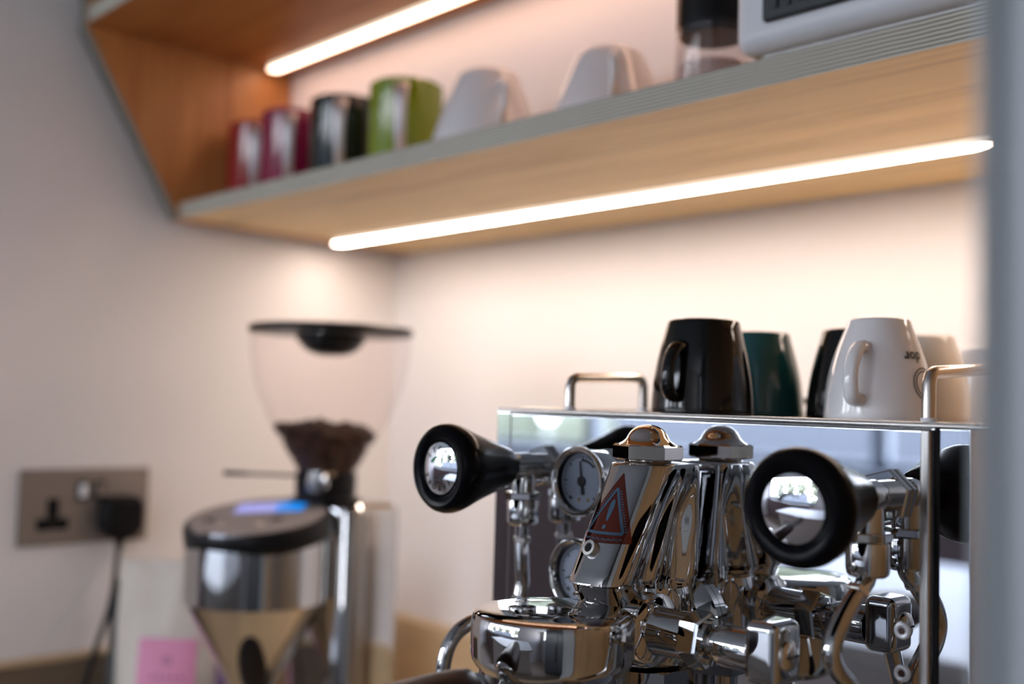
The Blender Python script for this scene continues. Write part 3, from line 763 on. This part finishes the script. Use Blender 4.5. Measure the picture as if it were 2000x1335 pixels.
# ------------------------------------------------------------------ portafilter
pf_ = thing('portafilter', 'chrome portafilter locked under the brewing bell with dark brown wooden handle', 'portafilter', (0.865, -0.5545, 0.362))
b = NB(); lathe(b, [(0.024, 0.362), (0.030, 0.366), (0.0325, 0.372), (0.0325, 0.3872)], (0.865, -0.5545, 0), seg=64)
part('filter_holder', b, chrome, pf_, angle=30)
b = NB(); tube(b, [(0.865, -0.580, 0.3800), (0.865, -0.592, 0.3820), (0.865, -0.602, 0.3868)], 0.007, radii=[(0.0085, 0.007), (0.0075, 0.0065), (0.0070, 0.0070)], smooth=3)
lathe(b, [(0.0078, 0), (0.0092, 0.001), (0.0092, 0.0034), (0.0080, 0.0045)], (0.865, -0.5990, 0.3865), (0, -1, 0.05), seg=32)
part('handle_ferrule', b, chrome, pf_, angle=30)
b = NB(); lathe(b, [(0.0085, 0), (0.0100, 0.0015), (0.0112, 0.008), (0.0122, 0.020), (0.0132, 0.040), (0.0140, 0.065), (0.0138, 0.09), (0.0115, 0.105), (0.006, 0.110), (0.001, 0.111)], (0.865, -0.6035, 0.3885), (0, -1, -0.085), seg=40)
part('handle', b, wood_handle, pf_, 'dark brown wooden handle', angle=40)
b = NB(); tube(b, [(0.865, -0.5545, 0.3625), (0.865, -0.5545, 0.352), (0.852, -0.5545, 0.346), (0.848, -0.5545, 0.335)], 0.0045, smooth=4); tube(b, [(0.865, -0.5545, 0.354), (0.878, -0.5545, 0.346), (0.882, -0.5545, 0.335)], 0.0045, smooth=4)
part('spout', b, chrome, pf_)

# ------------------------------------------------------------------ mugs on the machine
camdir = V((1.2169, -0.916, 0))
def upturned_mug(x, y, rb, rt, h, m, name, label, haz=None, group='espresso cups on the machine', bulge=0.0018, z0=0.5083):
    t = thing(name, label, 'cup', (x, y, z0), group=group)
    pf = []; N = 14
    for k in range(N+1):
        q = k/N; r = rb+(rt-rb)*q + bulge*math.sin(PI*min(1, q*1.05))
        pf.append((r, 0.0006+(h-0.0022)*q))
    outer = [(rb-0.0016, 0.0), (rb-0.0004, 0.0001)] + pf + [(rt-0.0006, h-0.0008), (rt-0.0022, h), (rt-0.0040, h), (rt-0.0048, h-0.0010), (0.0008, h-0.0012)]
    inner = [(0.0008, h-0.006)] + [(max(0.001, r-0.003), z) for r, z in pf[::-1]][1:] + [(rb-0.0024, 0.0002)]
    b = NB(); rr = lathe(b, inner+outer, (x, y, z0), seg=56, close0=False, close1=False)
    part('cup_body', b, m, t, angle=50)
    if haz is not None:
        d = V((math.cos(haz), math.sin(haz), 0)); c = V((x, y, z0)); s = h/0.053
        def P(o, z): q = z*s/h; r = rb+(rt-rb)*q+bulge*math.sin(PI*q); return c + d*(r+o) + V((0, 0, z*s))
        b = NB(); tube(b, [P(-0.0015, 0.0370), P(0.0040, 0.0365), P(0.0090, 0.0310), P(0.0105, 0.0215), P(0.0085, 0.0135), P(0.0035, 0.0100), P(-0.0015, 0.0105)], 0.002,
             radii=[(0.0052, 0.0040), (0.0044, 0.0032), (0.0040, 0.0030), (0.0040, 0.0030), (0.0043, 0.0031), (0.0048, 0.0034), (0.0054, 0.0038)], smooth=6, seg=16)
        part('handle', b, m, t)
    return t
def haz(x, y, deg_left):
    a = math.atan2(-0.916-y, 1.2169-x); return a - math.radians(deg_left)
G = 'cups turned upside down on the machine'
upturned_mug(0.831, -0.399, 0.0300, 0.0212, 0.0555, cer_black, 'espresso_cup', 'glossy black cup upside down on the machine, with its handle, nearest the left cup rail', haz(0.831, -0.399, 30), G)
upturned_mug(0.8130, -0.3160, 0.0300, 0.0205, 0.0540, cer_teal, 'espresso_cup', 'dark teal cup upside down behind the black one', None, G)
upturned_mug(0.8760, -0.3030, 0.0300, 0.0205, 0.0550, cer_black, 'espresso_cup', 'black cup mostly hidden behind the printed white cup', None, G)
wm = upturned_mug(0.916, -0.350, 0.0298, 0.0170, 0.0570, cer_white, 'espresso_cup', 'white cup with black print upside down by the right cup rail', haz(0.916, -0.350, 22), G, bulge=0.0030)
upturned_mug(0.8820, -0.2235, 0.0290, 0.0185, 0.0560, cer_cream, 'espresso_cup', 'cream-looking cup behind the printed white cup', None, G, bulge=0.0030)
upturned_mug(0.8920, -0.1400, 0.0290, 0.0255, 0.0525, cer_white, 'espresso_cup', 'white cup half hidden by the blurred grey moulding, behind the right rail', None, G, bulge=0.0015)
# print on the white cup: upside-down lettering and a ring logo
def cup_print(t, x, y, rb, rt, h, bulge, az, z0=0.5083):
    def on(u, z):
        q = z/h; r = rb+(rt-rb)*q+bulge*math.sin(PI*min(1, q*1.05))+0.00025
        a = az + u/r
        return V((x+r*math.cos(a), y+r*math.sin(a), z0+z))
    b = NB()
    tb = text_bm('dor', 0.0080, 0.03)
    bmesh.ops.subdivide_edges(tb, edges=tb.edges, cuts=1)
    # the cup stands upside down, so the word is turned by half a turn; u grows to the right as seen
    merge(b, tb, lambda co: on(-co.x*1.05+0.0018, 0.0352-co.y))
    for R_, w_ in ((0.0088, 0.0007), (0.0070, 0.0007)):
        g = []
        for k in range(49):
            a = 2*PI*k/48
            g.append((b.verts.new(on(0.0075+(R_-w_)*math.cos(a), 0.0205+(R_-w_)*math.sin(a))), b.verts.new(on(0.0075+R_*math.cos(a), 0.0205+R_*math.sin(a)))))
        for k in range(48): b.faces.new((g[k][0], g[k+1][0], g[k+1][1], g[k][1]))
    part('cup_print', b, ink, t, 'black lettering and ring logo', smooth=False)
cup_print(wm, 0.916, -0.350, 0.0298, 0.0170, 0.0570, 0.0030, math.atan2(-0.916+0.350, 1.2169-0.916)+math.radians(42))
sc = thing('saucer', 'dark teal saucer lying on the machine behind the left cup rail', 'saucer', (0.765, -0.250, 0.5083))
b = NB(); lathe(b, [(0.022, 0.0), (0.024, 0.001), (0.036, 0.0075), (0.044, 0.0120), (0.0445, 0.0128), (0.043, 0.0132), (0.034, 0.0095), (0.024, 0.0045), (0.001, 0.004)], (0.765, -0.250, 0.5083), seg=56)
part('dish', b, cer_teal, sc, angle=50)

# ------------------------------------------------------------------ things on the shelf
def tall_mug(x, m, label, dy=0.0, h=0.0965, r=0.0365):
    y = -0.270+dy
    t = thing('mug', label, 'mug', (x, y, ZT+0.0002), group='coloured mugs in a row on the shelf')
    z0 = ZT+0.0002
    b = NB(); lathe(b, [(0.001, 0.004), (r-0.006, 0.003), (r-0.0035, 0.006), (r-0.0032, h-0.002), (r-0.0015, h), (r, h-0.0015), (r, 0.004), (r-0.002, 0.0005), (r-0.006, 0), (0.001, 0.0)], (x, y, z0), seg=56, close0=False, close1=False)
    part('mug_body', b, m, t, angle=40)
    a = haz(x, y, 6); d = V((math.cos(a), math.sin(a), 0)); c = V((x, y, z0)); s = V((-d.y, d.x, 0))
    b = NB()
    path = [(r-0.0005, h-0.009), (r+0.006, h-0.009), (r+0.013, h-0.014), (r+0.0165, h-0.024), (r+0.0160, h-0.042), (r+0.0115, h-0.062), (r+0.004, h-0.078), (r-0.0005, h-0.083)]
    wd = [0.0072, 0.0072, 0.0070, 0.0066, 0.0060, 0.0054, 0.0048, 0.0048]
    tube(b, [c+d*p+V((0, 0, z)) for p, z in path], 0.002, radii=[(w_, 0.0014) for w_ in wd], smooth=5, seg=16)
    # make the wide direction lie across the handle
    o = part('handle', b, strap_m, t, 'pale steel strap handle')
    return t
tall_mug(0.0815, mug_red, 'dark red mug at the end panel of the shelf')
tall_mug(0.1560, mug_mag, 'magenta mug between the red one and the black one', h=0.098)
tall_mug(0.2580, mug_blk, 'black mug with steel strap handle, left of the lime one', h=0.0945)
tall_mug(0.3650, mug_grn, 'lime green mug, beside the white upturned cups', h=0.0905)
def big_cup(x, y, label, hz, h):
    z0 = ZT+0.0002; rb, rt = 0.0500, 0.0290
    t = thing('latte_cup', label, 'cup', (x, y, z0), group='white latte cups upside down on the shelf')
    pf = []
    N = 18
    for k in range(N+1):
        q = k/N; r = rb+(rt-rb)*q**1.1; pf.append((r+0.001*math.sin(PI*q), 0.001+(h-0.006)*q))
    prof = [(0.001, h-0.007)]+[(max(0.001, r-0.0035), z) for r, z in pf[::-1]][1:]+[(rb-0.002, 0)]+pf+[(rt-0.002, h-0.002), (rt-0.005, h), (rt-0.007, h), (rt-0.008, h-0.002), (0.001, h-0.002)]
    b = NB(); lathe(b, prof, (x, y, z0), seg=64, close0=False, close1=False); part('cup_body', b, cer_white, t, angle=50)
    a = haz(x, y, hz); d = V((math.cos(a), math.sin(a), 0)); c = V((x, y, z0))
    b = NB()
    P = lambda o, z: c+d*o+V((0, 0, z))
    tube(b, [P(rb-0.0160, 0.0470), P(rb-0.004, 0.0495), P(rb+0.0070, 0.045), P(rb+0.0100, 0.034), P(rb+0.007, 0.023), P(rb-0.006, 0.018)], 0.004, radii=[(0.0036, 0.0030)]*6, smooth=6, seg=16)
    part('handle', b, cer_white, t)
big_cup(0.5080, -0.288, 'white latte cup upside down beside the lime mug', -14, 0.0690)
big_cup(0.6350, -0.268, 'white latte cup upside down beside the black-lidded jar', -3, 0.0655)
jr = thing('storage_jar', 'clear glass jar with black lid beside the white boxy appliance', 'jar', (0.753, -0.290, ZT))
b = NB(); lathe(b, [(0.001, 0.003), (0.0225, 0.003), (0.0245, 0.006), (0.0245, 0.052), (0.0262, 0.052), (0.0268, 0.004), (0.0255, 0.0008), (0.001, 0.0008)], (0.753, -0.290, ZT), seg=48, close0=False, close1=False)
part('glass_body', b, glass_m, jr)
b = NB(); lathe(b, [(0.0225, 0.0035), (0.0228, 0.025), (0.021, 0.0252), (0.001, 0.026)], (0.753, -0.290, ZT), seg=40); part('contents', b, mat('pinkish_sugar', (0.55, 0.40, 0.36), 0.7), jr)
b = NB(); lathe(b, [(0.001, 0.0455), (0.0235, 0.0455), (0.0240, 0.0465), (0.0240, 0.0523), (0.0262, 0.0525), (0.0262, 0.150), (0.024, 0.154), (0.001, 0.155)], (0.753, -0.290, ZT), seg=48); part('lid', b, blackp, jr)
ap = thing('white_appliance', 'white rounded-corner appliance with a black ribbed grille at the end of the shelf', 'appliance', (0.95, -0.28, ZT))
b = NB(); box(b, 0.807, 1.10, -0.3435, -0.232, ZT+0.0070, 0.900, 0.0125, 5); part('housing', b, white_pl, ap, angle=40)
b = NB(); box(b, 0.824, 1.090, -0.333, -0.242, ZT+0.0004, ZT+0.0075, 0.001); part('plinth', b, MATS['brushed_steel'], ap)
b = NB(); box(b, 0.833, 1.079, -0.3480, -0.3430, 0.7560, 0.885, 0.0024, 3)
gr = part('grille_panel', b, vent_m, ap, 'black ribbed grille')
for k in range(25):
    b = NB(); box(b, 0.842+k*0.0092, 0.8455+k*0.0092, -0.3497, -0.3479, 0.7625, 0.880, 0.0007); part('rib', b, vent_m, gr)

# ------------------------------------------------------------------ grinder
GX, GY = 0.296, -0.302
gd = thing('coffee_grinder', 'chrome coffee grinder with clear bean hopper and round display head', 'grinder', (GX, GY, 0.1105))
b = NB(); o_ = []
for z, ins in ((0.128, 0.0), (0.398, 0.0), (0.404, 0.0015), (0.408, 0.006)):
    pts = []; x0, x1, y0, y1 = 0.2445+ins, 0.3500-ins, -0.3185+ins, -0.2465-ins
    for cx, cy, a0, r in ((x0, y0, PI, 0.024), (x1, y0, 1.5*PI, 0.024), (x1, y1, 0, 0.008), (x0, y1, PI/2, 0.008)):
        r = r-ins*0.5; qx = cx+r if cx == x0 else cx-r; qy = cy+r if cy == y0 else cy-r
        for k in range(9):
            a = a0+PI/2*k/8; pts.append((qx+r*math.cos(a), qy+r*math.sin(a)))
    o_.append([b.verts.new((x, y, z)) for x, y in pts])
for a, c in zip(o_, o_[1:]):
    for i in range(len(a)): j = (i+1) % len(a); b.faces.new((a[i], a[j], c[j], c[i]))
b.faces.new(o_[0][::-1]); b.faces.new(o_[-1])
part('body', b, chrome, gd, 'polished chrome housing', angle=30)
b = NB(); box(b, GX-0.058, GX+0.058, GY-0.075, GY+0.055, 0.1107, 0.1278, 0.006, 3); part('base', b, blackp, gd)
b = NB()
lathe(b, [(0.036, 0.4083), (0.036, 0.4105), (0.034, 0.4118), (0.030, 0.413), (0.030, 0.419), (0.0305, 0.420), (0.0305, 0.436), (0.028, 0.438), (0.028, 0.431), (0.026, 0.426)], (GX, GY, 0), seg=48, close1=False)
part('hopper_collar', b, blackp, gd, angle=30)
b = NB()
lathe(b, [(0.0110, 0.0), (0.0110, 0.010), (0.0095, 0.012), (0.001, 0.0125)], (GX+0.019, GY-0.020, 0.4285), (0.7, -0.7, 0), seg=32)
tube(b, [(GX+0.032, GY-0.012, 0.4370), (GX+0.028, GY-0.024, 0.4385), (GX+0.018, GY-0.030, 0.4370)], 0.003, smooth=4)
part('collar_clamp', b, chrome, gd, 'chrome clamp screw')
b = NB(); tube(b, [(GX-0.01, GY-0.028, 0.4335), (GX-0.02, GY-0.055, 0.4345), (GX-0.028, GY-0.075, 0.4350)], 0.0016, seg=12)
tube(b, [(GX-0.028, GY-0.073, 0.4350), (GX-0.036, GY-0.094, 0.4358)], 0.003, seg=12, radii=[(0.0032, 0.0022), (0.0036, 0.0026)])
part('gate_lever', b, blackp, gd, 'thin black shut-off lever')
b = NB()
lathe(b, [(0.0272, 0.4300), (0.0285, 0.4360), (0.0345, 0.4480), (0.0430, 0.4610), (0.0530, 0.4770), (0.0615, 0.4930), (0.0690, 0.5100), (0.0750, 0.5290), (0.0785, 0.5480), (0.0800, 0.5650), (0.0803, 0.5745)], (GX, GY, 0), seg=72, close0=False, close1=False)
part('hopper', b, hopper_m, gd, 'clear funnel hopper')
b = NB()
lathe(b, [(0.0800, 0.5750), (0.0822, 0.5760), (0.0828, 0.5785), (0.0820, 0.5815), (0.0790, 0.5830), (0.0400, 0.5835), (0.0370, 0.5820), (0.0340, 0.5680), (0.0200, 0.5600), (0.001, 0.5590)], (GX, GY, 0), seg=72, close0=False)
lathe(b, [(0.001, 0.5535), (0.012, 0.5540), (0.022, 0.5570), (0.0300, 0.5630), (0.0345, 0.5750), (0.0790, 0.5752)], (GX, GY, 0), seg=72, close1=False, close0=False)
part('hopper_lid', b, blackp, gd, 'black lid with a bowl-shaped centre', angle=40)
# beans
beans = NB()
def bean(b, c, rot, s):
    g = bmesh.ops.create_icosphere(b, subdivisions=1, radius=1.0)
    M_ = Matrix.Translation(c) @ rot @ Matrix.Diagonal((0.0052*s, 0.0037*s, 0.0028*s, 1))
    for v in g['verts']: v.co = M_ @ v.co
rnd = random.Random(3)
def rH(z):
    pr_ = [(0.0265, 0.430), (0.0285, 0.436), (0.0345, 0.448), (0.0430, 0.461), (0.0530, 0.477), (0.0615, 0.493)]
    for (r0, z0), (r1, z1) in zip(pr_, pr_[1:]):
        if z <= z1: return r0+(r1-r0)*(z-z0)/(z1-z0)
    return 0.06
for k in range(2200):
    z = 0.434+0.054*rnd.random()**0.7
    rm = rH(z)-0.0052; a = rnd.random()*2*PI
    r = rm*(1-0.35*rnd.random()**2)
    if z > 0.462: r = rm*math.sqrt(rnd.random())
    top = 0.4815+0.007*noise.noise(V((r*math.cos(a)*40, r*math.sin(a)*40, 2)))+0.004-0.009*(r/0.05)**2-0.05*(r*math.cos(a)*0.73+r*math.sin(a)*0.68)
    if z > top: z = top-0.002*rnd.random()
    if r > rH(z)-0.0052: r = rH(z)-0.0055
    bean(beans, V((GX+r*math.cos(a), GY+r*math.sin(a), z)), Matrix.Rotation(rnd.random()*6, 4, V((rnd.random()-.5, rnd.random()-.5, rnd.random()-.5)).normalized()), 0.9+0.2*rnd.random())
lathe(beans, [(0.020, 0.431), (0.024, 0.44), (0.034, 0.458), (0.038, 0.464), (0.043, 0.470), (0.001, 0.474)], (GX, GY, 0), seg=24)
o = finish('coffee_beans', beans, bean_m, None, org=(GX, GY, 0.4305))
tag(o, 'dark roasted coffee beans filling the bottom of the clear hopper', 'coffee beans', kind='stuff')
# display head: cylinder, cone, tilted lid
HX, HY = 0.2955, -0.3765
b = NB()
lathe(b, [(0.008, 0.218), (0.018, 0.232), (0.0655, 0.3170), (0.0668, 0.3185), (0.0668, 0.386)], (HX, HY, 0), seg=96)
part('grinding_head', b, chrome, gd, 'chrome funnel shaped head', angle=20)
tl = V((0.072, -0.165, 1)).normalized(); hc = V((HX, HY, 0.3970))
b = NB()
lathe(b, [(0.0668, -0.0215), (0.0695, -0.0205), (0.0703, -0.018), (0.0703, -0.005), (0.0690, -0.0015), (0.0665, 0.0), (0.0640, -0.0004)], hc, tl, seg=96, close0=False, close1=True)
hl = part('head_ring', b, blackp, gd, 'black rubber ring of display head', angle=30)
b = NB(); lathe(b, [(0.0637, -0.001), (0.0637, 0.0001)], hc, tl, seg=72); part('fascia', b, display_fascia, hl, 'grey fascia')
X_ = V((1, 0, 0)); X_ = (X_-tl*X_.dot(tl)).normalized(); Y_ = tl.cross(X_).normalized()
if Y_.y < 0: Y_ = -Y_
def fp(u, v, h=0.0003): return hc + X_*u + Y_*v + tl*h
def plate(name, u0, u1, v0, v1, m, root, th=0.0006, lab=None, rot=0.0):
    b = NB(); c_, s_ = math.cos(rot), math.sin(rot)
    R2 = lambda u, v: (u*c_-v*s_, u*s_+v*c_)
    prism(b, [fp(*R2(u, v)) for u, v in ((u0, v0), (u1, v0), (u1, v1), (u0, v1))], None, tl*th); return part(name, b, m, root, lab, smooth=False)
RT = math.radians(46)
plate('lcd', -0.028, 0.0115, 0.012, 0.045, lcd_w, hl, lab='lit pale display', rot=RT)
plate('lcd_field', 0.0117, 0.039, 0.012, 0.045, lcd_b, hl, lab='lit blue display field', rot=RT)
for u, v in ((-0.044, -0.010), (0.021, -0.016)):
    b = NB(); q = fp(u*math.cos(RT)-v*math.sin(RT), u*math.sin(RT)+v*math.cos(RT)); lathe(b, [(0.0052, 0), (0.0050, 0.0012), (0.001, 0.0014)], q, tl, seg=24); part('touch_button', b, blackp, hl)
for u, v in ((-0.028, -0.031), (0.008, -0.030)):
    b = NB(); q = fp(u*math.cos(RT)-v*math.sin(RT), u*math.sin(RT)+v*math.cos(RT)); lathe(b, [(0.0040, 0), (0.0036, 0.0006), (0.001, 0.0007)], q, tl, seg=24); part('touch_button', b, satin_m, hl)
b = NB()
g = bmesh.ops.create_uvsphere(b, u_segments=24, v_segments=16, radius=1.0)
for v in g['verts']:
    v.co = V((0.0135*v.co.x, 0.006*v.co.y, 0.038*v.co.z))
    v.co = Matrix.Rotation(math.radians(45), 3, 'Z') @ (Matrix.Rotation(math.radians(28), 3, 'X') @ v.co) + V((HX+0.0300, HY-0.0175, 0.262))
part('dark_oval', b, blackp, gd, 'dark oval bulge on the funnel head')  # dark oval bulge low on the front of the cone
b = NB(); box(b, GX-0.012, GX+0.012, GY-0.105, GY-0.054, 0.190, 0.198, 0.003); part('portafilter_fork', b, satin_m, gd)

# ------------------------------------------------------------------ socket, plug, cable
so = thing('wall_socket', 'brushed dark double power socket on the wall left of the grinder', 'socket', (0.0, -0.425, 0.383))
b = NB(); box(b, 0.0005, 0.0055, -0.4985, -0.3530, 0.3410, 0.4245, 0.0014); part('plate', b, socket_m, so)
for dy in (-0.462, -0.391):
    for (y0, y1, z0, z1) in ((-0.0065, 0.0065, 0.3712, 0.3925), (-0.0175, -0.0002, 0.3580, 0.3708), (0.0002, 0.0175, 0.3580, 0.3708)):
        b = NB(); box(b, 0.0050, 0.0058, dy+y0, dy+y1, z0, z1); part('pin_slot', b, groove_m, so, smooth=False)
for y in (-0.4305, -0.4115):
    b = NB(); box(b, 0.005, 0.0085, y-0.0065, y+0.0065, 0.3890, 0.4110, 0.0015); r_ = part('rocker_surround', b, blackp, so)
    b = NB(); box(b, 0.0075, 0.0112, y-0.0042, y+0.0042, 0.3925, 0.4075, 0.001); part('rocker_switch', b, white_pl if y < -0.42 else socket_m, r_)
pg = thing('power_plug', 'black three-pin plug with cable, pushed into the wall socket', 'plug', (0.006, -0.391, 0.372))
b = NB()
prism(b, [(0.0062, -0.391+y, z) for y, z in ((-0.023, 0.354), (-0.023, 0.386), (-0.017, 0.394), (0.017, 0.394), (0.023, 0.386), (0.023, 0.354), (0.010, 0.345), (-0.010, 0.345))], None, (0.026, 0, 0))
bmesh.ops.bevel(b, geom=b.edges[:], offset=0.004, segments=3, affect='EDGES')
part('plug_body', b, blackp, pg, angle=50)
b = NB(); tube(b, [(0.020, -0.391, 0.347), (0.020, -0.3915, 0.340), (0.020, -0.392, 0.332)], 0.005, radii=[0.006, 0.0048, 0.0036], smooth=3); part('strain_relief', b, blackp, pg)
b = NB(); tube(b, [(0.020, -0.392, 0.334), (0.032, -0.399, 0.322), (0.048, -0.4065, 0.309), (0.056, -0.4115, 0.296), (0.060, -0.418, 0.272), (0.063, -0.4275, 0.247), (0.069, -0.438, 0.222), (0.076, -0.4475, 0.198), (0.083, -0.456, 0.165), (0.093, -0.460, 0.130), (0.105, -0.457, 0.1150), (0.130, -0.440, 0.1140), (0.17, -0.412, 0.1140), (0.21, -0.380, 0.1140), (0.236, -0.352, 0.1145)], 0.0032, smooth=6, seg=12)
part('cable', b, blackp, pg)

# ------------------------------------------------------------------ coffee bags behind the grinder
def rbox(b, c, rz, w_, d, h, bev):
    box(b, -w_/2, w_/2, -d/2, d/2, 0, h, bev, 3)
FR = math.radians(44)
bx_, by_ = 0.108, -0.372
cb = thing('coffee_bag', 'cream coffee bag with pink square label, standing behind the grinder', 'bag', (bx_, by_, 0.1105), FR)
M_ = Matrix.Translation((bx_, by_, 0.1105)) @ Matrix.Rotation(FR, 4, 'Z')
b = NB(); g = bmesh.ops.create_grid(b, x_segments=24, y_segments=30, size=0.5)
vs = []
for v in b.verts:
    u, t = v.co.x*2, v.co.y+.5
    d_ = 0.024*(1-abs(u)**3)*(1-t**2.2)+0.0012
    wv = 0.0018*noise.noise(V((u*2.2, t*5, 1)))*(1+t)
    v.co = V((u*0.0565*(1-0.03*t), -d_+wv, t*0.220))
back = bmesh.ops.duplicate(b, geom=b.verts[:]+b.edges[:]+b.faces[:])
for v in [q for q in back['geom'] if isinstance(q, bmesh.types.BMVert)]: v.co.y = -v.co.y*0.9+0.0004
bmesh.ops.remove_doubles(b, verts=b.verts, dist=0.0004)
bmesh.ops.transform(b, matrix=M_, verts=b.verts); part('bag_body', b, bag_m, cb, angle=80)
def bagpt(u, z, off):
    t = z/0.220; uu = u/0.0565; d_ = 0.024*(1-abs(uu)**3)*(1-t**2.2)+0.0012+0.0008*0
    return M_ @ V((u, -d_-off, z))
def bagpatch(u0, u1, z0, z1, m, nm, off, lab=None):
    b = NB(); g = [[b.verts.new(bagpt(u0+(u1-u0)*i/10, z0+(z1-z0)*j/10, off)) for j in range(11)] for i in range(11)]
    for i in range(10):
        for j in range(10): b.faces.new((g[i][j], g[i+1][j], g[i+1][j+1], g[i][j+1]))
    return part(nm, b, m, cb, lab)
lb = bagpatch(-0.0235, 0.0380, 0.060, 0.1410, pink_m, 'label', 0.0025, 'pink square label')
b = NB(); cc = (0.0085, 0.1190)
gg = []
for k in range(25):
    a = 2*PI*k/24; gg.append((b.verts.new(bagpt(cc[0]+0.0022*math.cos(a), cc[1]+0.0022*math.sin(a), 0.0029)), b.verts.new(bagpt(cc[0]+0.0050*math.cos(a), cc[1]+0.0050*math.sin(a), 0.0029))))
for k in range(24): b.faces.new((gg[k][0], gg[k+1][0], gg[k+1][1], gg[k][1]))
o = part('label_emblem', b, pinkd_m, lb, 'small dark ring emblem', smooth=False)
b = NB()
for k in range(5):
    u = -0.008+k*0.0075; z = 0.0995
    b.faces.new([b.verts.new(bagpt(u+x, z+y, 0.0030)) for x, y in ((0, 0), (0.0045, 0), (0.0045, 0.004), (0, 0.004))])
part('label_print', b, pinkd_m, lb, smooth=False)
# black carton partly behind the bag
FB = math.radians(40)
bk = thing('black_carton', 'narrow black and slate carton at the edge of the cream bag, below the plug', 'box', (0.045, -0.388, 0.1105), FB)
M2 = Matrix.Translation((0.045, -0.388, 0.1105)) @ Matrix.Rotation(FB, 4, 'Z')
for z0, z1, m_, nm in ((0.0, 0.118, slate_m, 'lower_sleeve'), (0.1182, 0.192, darkbox_m, 'carton_body')):
    b = NB(); box(b, -0.018, 0.018, -0.009, 0.009, z0, z1, 0.001); bmesh.ops.transform(b, matrix=M2, verts=b.verts); part(nm, b, m_, bk)
pp = thing('purple_pouch', 'small purple pouch just visible between the cream bag and the grinder', 'pouch', (0.163, -0.330, 0.1105), FR)
M3 = Matrix.Translation((0.163, -0.330, 0.1105)) @ Matrix.Rotation(FR, 4, 'Z')
b = NB(); box(b, -0.012, 0.012, -0.010, 0.010, 0, 0.118, 0.006, 3)
for v in b.verts:
    if v.co.z > 0.06: v.co.y *= 1-0.9*(v.co.z-0.06)/0.058
bmesh.ops.transform(b, matrix=M3, verts=b.verts); part('pouch_body', b, purple_m, pp, angle=60)
